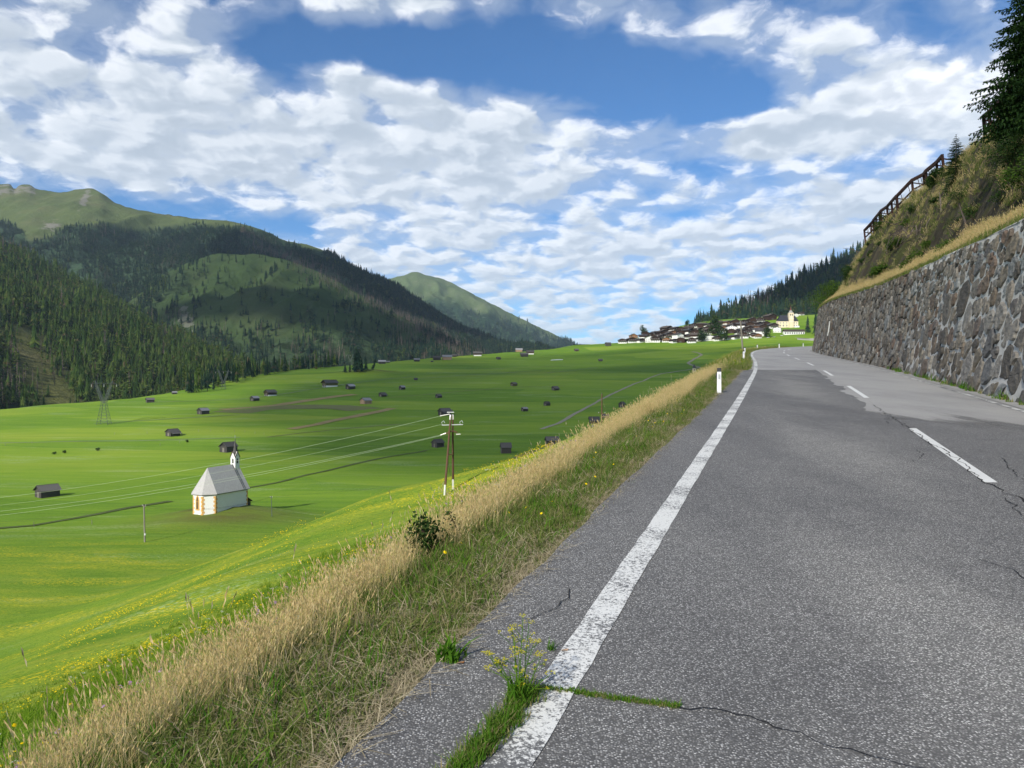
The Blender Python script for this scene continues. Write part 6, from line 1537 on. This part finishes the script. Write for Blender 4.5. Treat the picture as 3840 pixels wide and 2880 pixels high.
def roadside_weed():
    bx, by = G(1945, 2645); z = GR * by + .004; r = empty('flowering_weed', (bx, by, z)); tag(r, 'yellow flowering weed growing out of the asphalt joint', 'weed')
    rr = random.Random(4); lv = MB()
    for _ in range(90): blade(lv, rr.gauss(0, .022), rr.gauss(0, .022), rr.uniform(.05, .17), rr.uniform(.006, .013), rr.uniform(0, 6.28), rr.uniform(.2, 1.0), 3)
    lv.obj('basal_leaves', M_weed, r); st = MB(); um = MB(); le = MB()
    def umb(c, s):
        for _ in range(int(24 * s / .03)):
            a = rr.uniform(0, 6.28); q = s * math.sqrt(rr.random()); p = c + Vector((q * math.cos(a), q * math.sin(a), rr.uniform(0, .010))); e = .0042
            um.add([p + Vector((e, 0, 0)), p + Vector((0, e, .002)), p + Vector((-e, 0, 0)), p + Vector((0, -e, .002))], [(0, 1, 2, 3)])
    for (dx, dy, h) in ((.02, .02, .40), (-.03, .05, .33), (.07, .01, .28), (.11, .04, .22), (-.09, .0, .20), (.0, -.03, .25), (-.02, .03, .30), (.15, .03, .13), (-.15, .05, .22), (.05, .06, .36)):
        a = Vector((rr.gauss(0, .01), rr.gauss(0, .01), 0)); b = Vector((dx, dy, h)); st.tube([a, a.lerp(b, .5) + Vector((rr.gauss(0, .01), 0, .01)), b], [.0028, .0022, .0014], 5); umb(b, rr.uniform(.02, .034))
        for k in range(4):
            f = rr.uniform(.45, .9); p = a.lerp(b, f); e = p + Vector((rr.gauss(0, .04), rr.gauss(0, .03), rr.uniform(.01, .06))); st.tube([p, e], .0012, 4); umb(e, rr.uniform(.008, .018))
        for k in range(8):
            p = a.lerp(b, rr.uniform(.15, .8)); an = rr.uniform(0, 6.28); d = Vector((math.cos(an), math.sin(an), .3)) * rr.uniform(.015, .04); s = Vector((-math.sin(an), math.cos(an), 0)) * .005
            le.add([p, p + d * .5 + s, p + d, p + d * .5 - s], [(0, 1, 2, 3)])
    st.obj('stems', M_weed, r); um.obj('umbels', M_umby, r); le.obj('stem_leaves', M_weed, r)
    for px, py, lb in ((1690, 2480, 'bright green dock leaves at the edge of the asphalt'), (1870, 2500, 'dry little grass clump on the asphalt shoulder'), (2065, 2440, 'small green tuft with a fallen leaf on the shoulder')):
        x, y = G(px, py); mb = MB(); big = px == 1690
        for _ in range(46 if big else 30): blade(mb, rr.gauss(0, .035 if big else .015), rr.gauss(0, .03 if big else .012), rr.uniform(.06, .17) if big else rr.uniform(.03, .08), rr.uniform(.012, .024) if big else .005, rr.uniform(0, 6.28), rr.uniform(.3, 1.1), 3)
        o = mb.obj('weed_clump', M_weed if px != 1870 else M_blade); o.location = (x, y, GR * y + .002); tag(o, lb, 'weed')
    for px, py, m in ((1725, 2492, M_timo), (2115, 2445, M_pale)):
        x, y = G(px, py); o = mobj('fallen_leaf', [(-.02, 0, .004), (-.005, -.013, .010), (.018, -.008, .006), (.026, .004, .014), (.004, .013, .008), (0, 0, .012)], [(0, 1, 5), (1, 2, 5), (2, 3, 5), (3, 4, 5), (4, 0, 5)], m)
        o.location = (x, y, GR * y + .004); tag(o, 'reddish fallen leaf beside the dock leaves' if m is M_timo else 'tan fallen leaf beside the small tuft on the shoulder', 'leaf')
roadside_weed()

# ------------------------------------------------------------------ bushes and spruces
def bush(loc, rx, ry, rz_, n, ls, m, name, label, rnd, group=None, stems=True):
    r = empty(name, loc); tag(r, label, 'bush', group); mb = MB(); k = 0
    lobes = [(Vector((rnd.uniform(-.6, .6) * rx, rnd.uniform(-.6, .6) * ry, rnd.uniform(.25, .8) * rz_)), rnd.uniform(.35, .6)) for _ in range(7)]
    while k < n:
        c, s = rnd.choice(lobes); d = Vector((rnd.gauss(0, 1), rnd.gauss(0, 1), rnd.gauss(0, 1))).normalized() * (rnd.random()**.4)
        p = c + Vector((d.x * rx * s, d.y * ry * s, d.z * rz_ * s * .8))
        if p.z < 0: continue
        a = Vector((rnd.gauss(0, 1), rnd.gauss(0, 1), rnd.gauss(.3, .8))).normalized(); b = a.orthogonal().normalized(); l = ls * rnd.uniform(.6, 1.4)
        mb.add([p, p + a * l * .5 + b * l * .28, p + a * l, p + a * l * .5 - b * l * .28], [(0, 1, 2, 3)]); k += 1
    mb.obj('foliage', m, r)
    if stems:
        st = MB()
        for c, s in lobes: st.tube([(0, 0, -.1), tuple(c * .5 + Vector((0, 0, .05))), tuple(c)], [.03 * rz_ ** .5, .02 * rz_ ** .5, .008], 5)
        st.obj('stems', M_trunk, r)
    return r
rb = random.Random(31)
p = hit(1640, 2075, 4); p = Vector((float(xw(7.6, -SH)) - 1.75, 7.6, 0)); a_ = (1640 - 1920) / 2884
yy = 6.6; xx = a_ * yy; bush((xx, yy, float(H(xx, yy)) - .05), .26, .24, .42, 900, .035, M_bushd, 'leafy_bush', 'low dark leafy bush in the golden grass', rb)
def stalk_plant():
    yy = 7.0; xx = (1705 - 1920) / 2884 * yy; z = float(H(xx, yy)); r = empty('tall_leafy_plant', (xx, yy, z)); tag(r, 'tall single dark-leaved stalk rising above the golden grass', 'plant')
    rr = random.Random(2); top = Vector((-.06, 0, EYE - (1915 - 1440) / 2884 * yy - z)); pts = [Vector((0, 0, 0)), Vector((.02, 0, top.z * .5)), top]; st = MB().tube(pts, [.007, .006, .003], 6); st.obj('stem', M_trunk, r); lf = MB()
    for k in range(44):
        f = .30 + .70 * k / 43; c = pts[0].lerp(pts[1], f * 2) if f < .5 else pts[1].lerp(pts[2], f * 2 - 1); a = rr.uniform(0, 6.28); d = Vector((math.cos(a), math.sin(a), rr.uniform(-.3, .5))).normalized(); s = Vector((-d.y, d.x, .1)).normalized(); l = .075 * (1.15 - .4 * f)
        lf.add([c, c + d * l * .5 + s * l * .30, c + d * l - Vector((0, 0, .012)), c + d * l * .5 - s * l * .30], [(0, 1, 2, 3)])
    lf.obj('leaves', M_bushd, r)
stalk_plant()

def spruce(loc, h, name, label, rnd, wid=.22, low=.02, whorls=30, per=9, group=None):
    """detailed spruce: drooping branches carrying hanging needle sprays"""
    r = empty(name, loc); tag(r, label, 'tree', group)
    MB().tube([(0, 0, -.5), (0, 0, h * .5), (0, 0, h)], [h * .018, h * .011, .01], 8).obj('trunk', M_trunk, r); mb = MB()
    for i in range(whorls):
        f = i / (whorls - 1); z = h * (low + (.985 - low) * f); L = h * wid * (1 - f)**.8 * rnd.uniform(.8, 1.1) + h * .012
        for k in range(per):
            if rnd.random() < .08: continue
            a = rnd.uniform(0, 6.28); l = L * rnd.uniform(.65, 1.1); d = Vector((math.cos(a), math.sin(a), 0)); s = Vector((-d.y, d.x, 0)); n = max(4, int(l / (h * .016)))
            up = .35 * f; 
            for j in range(n):
                g = (j + .5) / n; c = Vector((0, 0, z)) + d * l * g + Vector((0, 0, l * (up * g - .32 * g * g + .10 * g**4)))
                w = l * .30 * (1 - g)**.7 + h * .008
                for sg in (-1, 1):
                    e = c + s * sg * w * rnd.uniform(.6, 1.2) + d * w * rnd.uniform(.2, .8) + Vector((0, 0, -w * rnd.uniform(.0, .5))); q = d * h * .006
                    mb.add([c - q, c + q, e + Vector((0, 0, rnd.uniform(-.01, .01) * h * .3))], [(0, 1, 2)])
                    if rnd.random() < .8:
                        m_ = c.lerp(e, rnd.uniform(.4, .9)); e2 = m_ + Vector((rnd.gauss(0, .3), rnd.gauss(0, .3), -1)) * w * .45; mb.add([m_ - q, m_ + q, e2], [(0, 1, 2)])
            tip = Vector((0, 0, z)) + d * l + Vector((0, 0, l * (up - .22))); base = Vector((0, 0, z)) + d * l * .7 + Vector((0, 0, l * (up * .7 - .13)))
            mb.add([base - s * h * .007, base + s * h * .007, tip + d * h * .015], [(0, 1, 2)])
    mb.obj('crown', M_need, r); return r
rs_ = random.Random(8)
def onbank(y, r, sink=.3): return bank_pt(y, r) - Vector((0, 0, sink))
spruce(onbank(34.2, 4.3), 8.6, 'spruce_tree', 'big dark spruce on the crest of the bank', rs_, .33, .0, 40, 13)
spruce(onbank(29.5, 3.8), 6.6, 'spruce_tree', 'second dark spruce just right of the big spruce on the bank', rs_, .34, .0, 32, 13)
spruce(onbank(50.5, 4.9), 2.5, 'young_spruce', 'bushy young spruce below the gap between the snow barriers', rs_, .40, .0, 22, 10)
spruce(onbank(47.5, 4.1), 2.3, 'young_spruce', 'second bushy young spruce hanging on the eroded bank', rs_, .42, .0, 20, 10)
for k, (y, r, a, b, h, m, lb) in enumerate(((28, 2.2, .9, 1.2, 1.4, M_bush, 'leafy green bush low on the bank under the big spruce'), (24, 2.6, 1.2, 1.4, 1.6, M_bush, 'leafy bush on the bank nearest the stone wall corner'), (23, 1.4, .7, 1.0, 1.0, M_bush, 'small light bush just above the wall top grass'),
        (55.5, 5.0, .5, .8, 1.0, M_bushd, 'thin shrub at the upper end of the long snow barrier'), (57.5, 5.0, .4, .6, .9, M_bushd, 'wispy little shrub beside the long snow barrier'), (48, 1.7, .7, 1.4, 1.0, M_bush, 'dark bush at the foot of the eroded bank'), (60, 1.9, .8, 1.6, 1.1, M_bush, 'round bush in the golden grass of the ledge'),
        (92, 1.3, 1.6, 3.4, 2.7, M_bush, 'large bush cluster at the far end of the wall'), (101, 1.0, 1.9, 3.8, 3.0, M_bush, 'leafy thicket hiding the far end of the wall'), (86, 2.6, 1.3, 2.2, 1.9, M_bushd, 'dark bush under the lower end of the snow barrier'), (110, .8, 1.8, 3.5, 3.0, M_bush, 'farthest green thicket behind the wall'), (38, 1.7, .7, 1.2, .9, M_bush, 'little bush where the ledge meets the bank'), (33, 3.0, 1.1, 1.2, 1.6, M_bushd, 'shadowy shrub below the big spruce'))):
    bush(onbank(y, r, .15), a, b, h, 2400, .11 if y < 40 else .16, m, 'bank_bush', lb, rb)
for k in range(30):
    y = rb.uniform(20, 84); r = rb.uniform(1.6, 5.4); sz = rb.uniform(.3, .75)
    bush(onbank(y, r, .1), sz, sz * 1.3, sz * 1.0, 600, .09 if y < 45 else .14, rb.choice((M_bush, M_bushd, M_bushd)), 'scrub_bush', 'small scrubby green bush clinging to the eroded bank', rb, 'scrub on the eroded bank')
# grass on the ledge and bank
def bank_pts(n, yr, rr, pw=1.0, dens=None):
    P = []
    for _ in range(n):
        y = yr[0] + (yr[1] - yr[0]) * random.random()**pw; r = random.uniform(*rr)
        if dens is None or random.random() < dens(y, r): P.append(tuple(bank_pt(y, r)))
    return np.array(P)
bk = [seed_tuft(26, .4, .8, .010, .2, M_gold, 'a_lg', (.16, .016)), seed_tuft(26, .35, .7, .010, .22, M_gold, 'b_lg', (.16, .016), (.1, .6)), tuft(20, .12, .3, .014, .2, (.2, .9), M_blade, 2, 'c_lg'), tuft(16, .2, .55, .016, .22, (.2, .9), M_blade, 3, 'd_lg')]
P = bank_pts(6500, (10, 112), (.45, 1.7), 1.0, lambda y, r: 0.3 + .9 * float(vnoise(y * .25, r, 6))); scat('ledge_grass', P, bk, rng.uniform(.6, 1.0, len(P)), 'dry golden grass on the ledge above the stone wall', .15, rng.choice(2, len(P)))
P = bank_pts(3800, (10, 112), (-.05, .6), 1.0); scat('ledge_turf', P, bk, rng.uniform(.7, 1.2, len(P)), 'short green turf along the top of the stone wall', .15, rng.integers(2, 3, len(P)))
P = bank_pts(7000, (10, 112), (1.5, 6), 1.0, lambda y, r: float(sstep(vnoise(y * .24, r * .5, 16), .38, .62)) * .9 + .08); scat('bank_grass', P, bk, rng.uniform(.6, 1.15, len(P)), 'shaggy grass clinging to the eroded bank', .35, rng.choice([1, 2, 2, 3, 3, 3], len(P)))
P = bank_pts(1500, (16, 105), (5.2, 9), 1.0); scat('crest_grass', P, bk, rng.uniform(.6, 1.0, len(P)), 'rough grass along the crest of the bank', .2, rng.choice([1, 3], len(P)))
def dead_roots(y, r, label, n, rnd, L=1.8):
    p = bank_pt(y, r); mb = MB()
    for _ in range(n):
        a = Vector((rnd.gauss(0, .4), rnd.gauss(0, .8), rnd.gauss(0, .4))); d = Vector((rnd.gauss(-.6, .4), rnd.gauss(0, .7), rnd.gauss(-.9, .5))).normalized(); b = a + d * L * rnd.uniform(.4, 1.0)
        mb.tube([a, a.lerp(b, .5) + Vector((rnd.gauss(0, .12), rnd.gauss(0, .12), .1)), b], [.035, .025, .01], 5)
    o = mb.obj('root_tangle', M_dead); o.location = p + Vector((-.2, 0, .3)); tag(o, label, 'roots')
dead_roots(58, 3.4, 'tangle of bare grey roots hanging on the bank', 26, rb, 2.0); dead_roots(51, 2.9, 'second root tangle beside the hollow in the bank', 18, rb, 1.6)
for y, r, d, lb in ((35, 1.7, Vector((-.2, .6, 1.7)), 'bare fallen trunk leaning on the bank above the ledge'), (48, 3.4, Vector((.3, .8, 1.4)), 'pale dead branch standing out of the bank'), (92, 4.6, Vector((-2.0, .7, .5)), 'bare twig sticking out beyond the snow barrier end')):
    p = bank_pt(y, r); o = MB().tube([Vector((0, 0, -.3)), d * .5, d], [.06, .045, .015], 6).obj('dead_branch', M_dead); o.location = p; tag(o, lb, 'branch')
# trees and bushes inside the village
for px, py, h, lb in ((2413, 1262, 22, 'round dark broadleaf tree above the left village roofs'), (2678, 1262, 36, 'big dark tree in the middle of the village'), (2715, 1279, 18, 'small dark tree between the front houses'), (2632, 1282, 20, 'dark tree in the front row of the village'), (2575, 1226, 14, 'round treetop over the upper village roofs'), (2878, 1266, 20, 'green tree beside the orange house below the church'), (2648, 1275, 16, 'bright green tree between the front village houses')):
    p = hit(px, py, 800); bush(tuple(p - Vector((0, 0, .5))), h * .38, h * .38, h * .9, 700, h * .09, M_bushd, 'broadleaf_tree', lb, rb)
fir(hit(2369, 1285, 700), 15, 'slender spruce at the left end of the village', None, 1, True, 1.0)

for px, py, lb in ((203, 1704, 'first small dark bush on the bright strip beyond the low barn'), (239, 1700, 'second small dark bush on the bright strip beyond the low barn'), (366, 1690, 'wide low bush between the bright strip and the chapel'), (701, 1659, 'small round bush near the barn with the pale lean-to roof')):
    p = hit(px, py, 150); bush(tuple(p - Vector((0, 0, .1))), .9, .9, 1.3, 500, .2, M_bushd, 'meadow_bush', lb, rb)
stake = MB().bar((0, 0, -.2), (0, 0, 1.15), .10, .10).mesh('fence_stake', M_poleg)
for px, py in ((430, 1630), (552, 1627), (600, 1671), (673, 1662), (745, 1619), (790, 1618), (840, 1619), (880, 1620), (918, 1622), (956, 1626), (990, 1630), (120, 1665), (20, 1672), (345, 1968), (128, 1976)):
    o = link(bpy.data.objects.new('fence_stake', stake)); o.location = hit(px, py, 100); o.rotation_euler = (rb.uniform(-.1, .1), rb.uniform(-.1, .1), rb.uniform(0, 3)); tag(o, 'thin pale pasture fence stake in the open meadow', 'stake', 'pasture fence stakes')
# ------------------------------------------------------------------ air
def haze():
    m = bpy.data.materials.new('valley_air'); m.use_nodes = True; t = m.node_tree; t.nodes.clear()
    v = nd(t, 'ShaderNodeVolumePrincipled', {'Color': (0.62, 0.78, 1.0, 1), 'Density': 0.000038, 'Anisotropy': 0.0})
    nd(t, 'ShaderNodeOutputMaterial', {'Volume': v.outputs[0]})
    o = MB().box(-7000, 7000, -900, 7600, -420, 1500).obj('haze', m); tag(o, 'thin blue air filling the valley', 'haze', None, 'stuff')
haze()
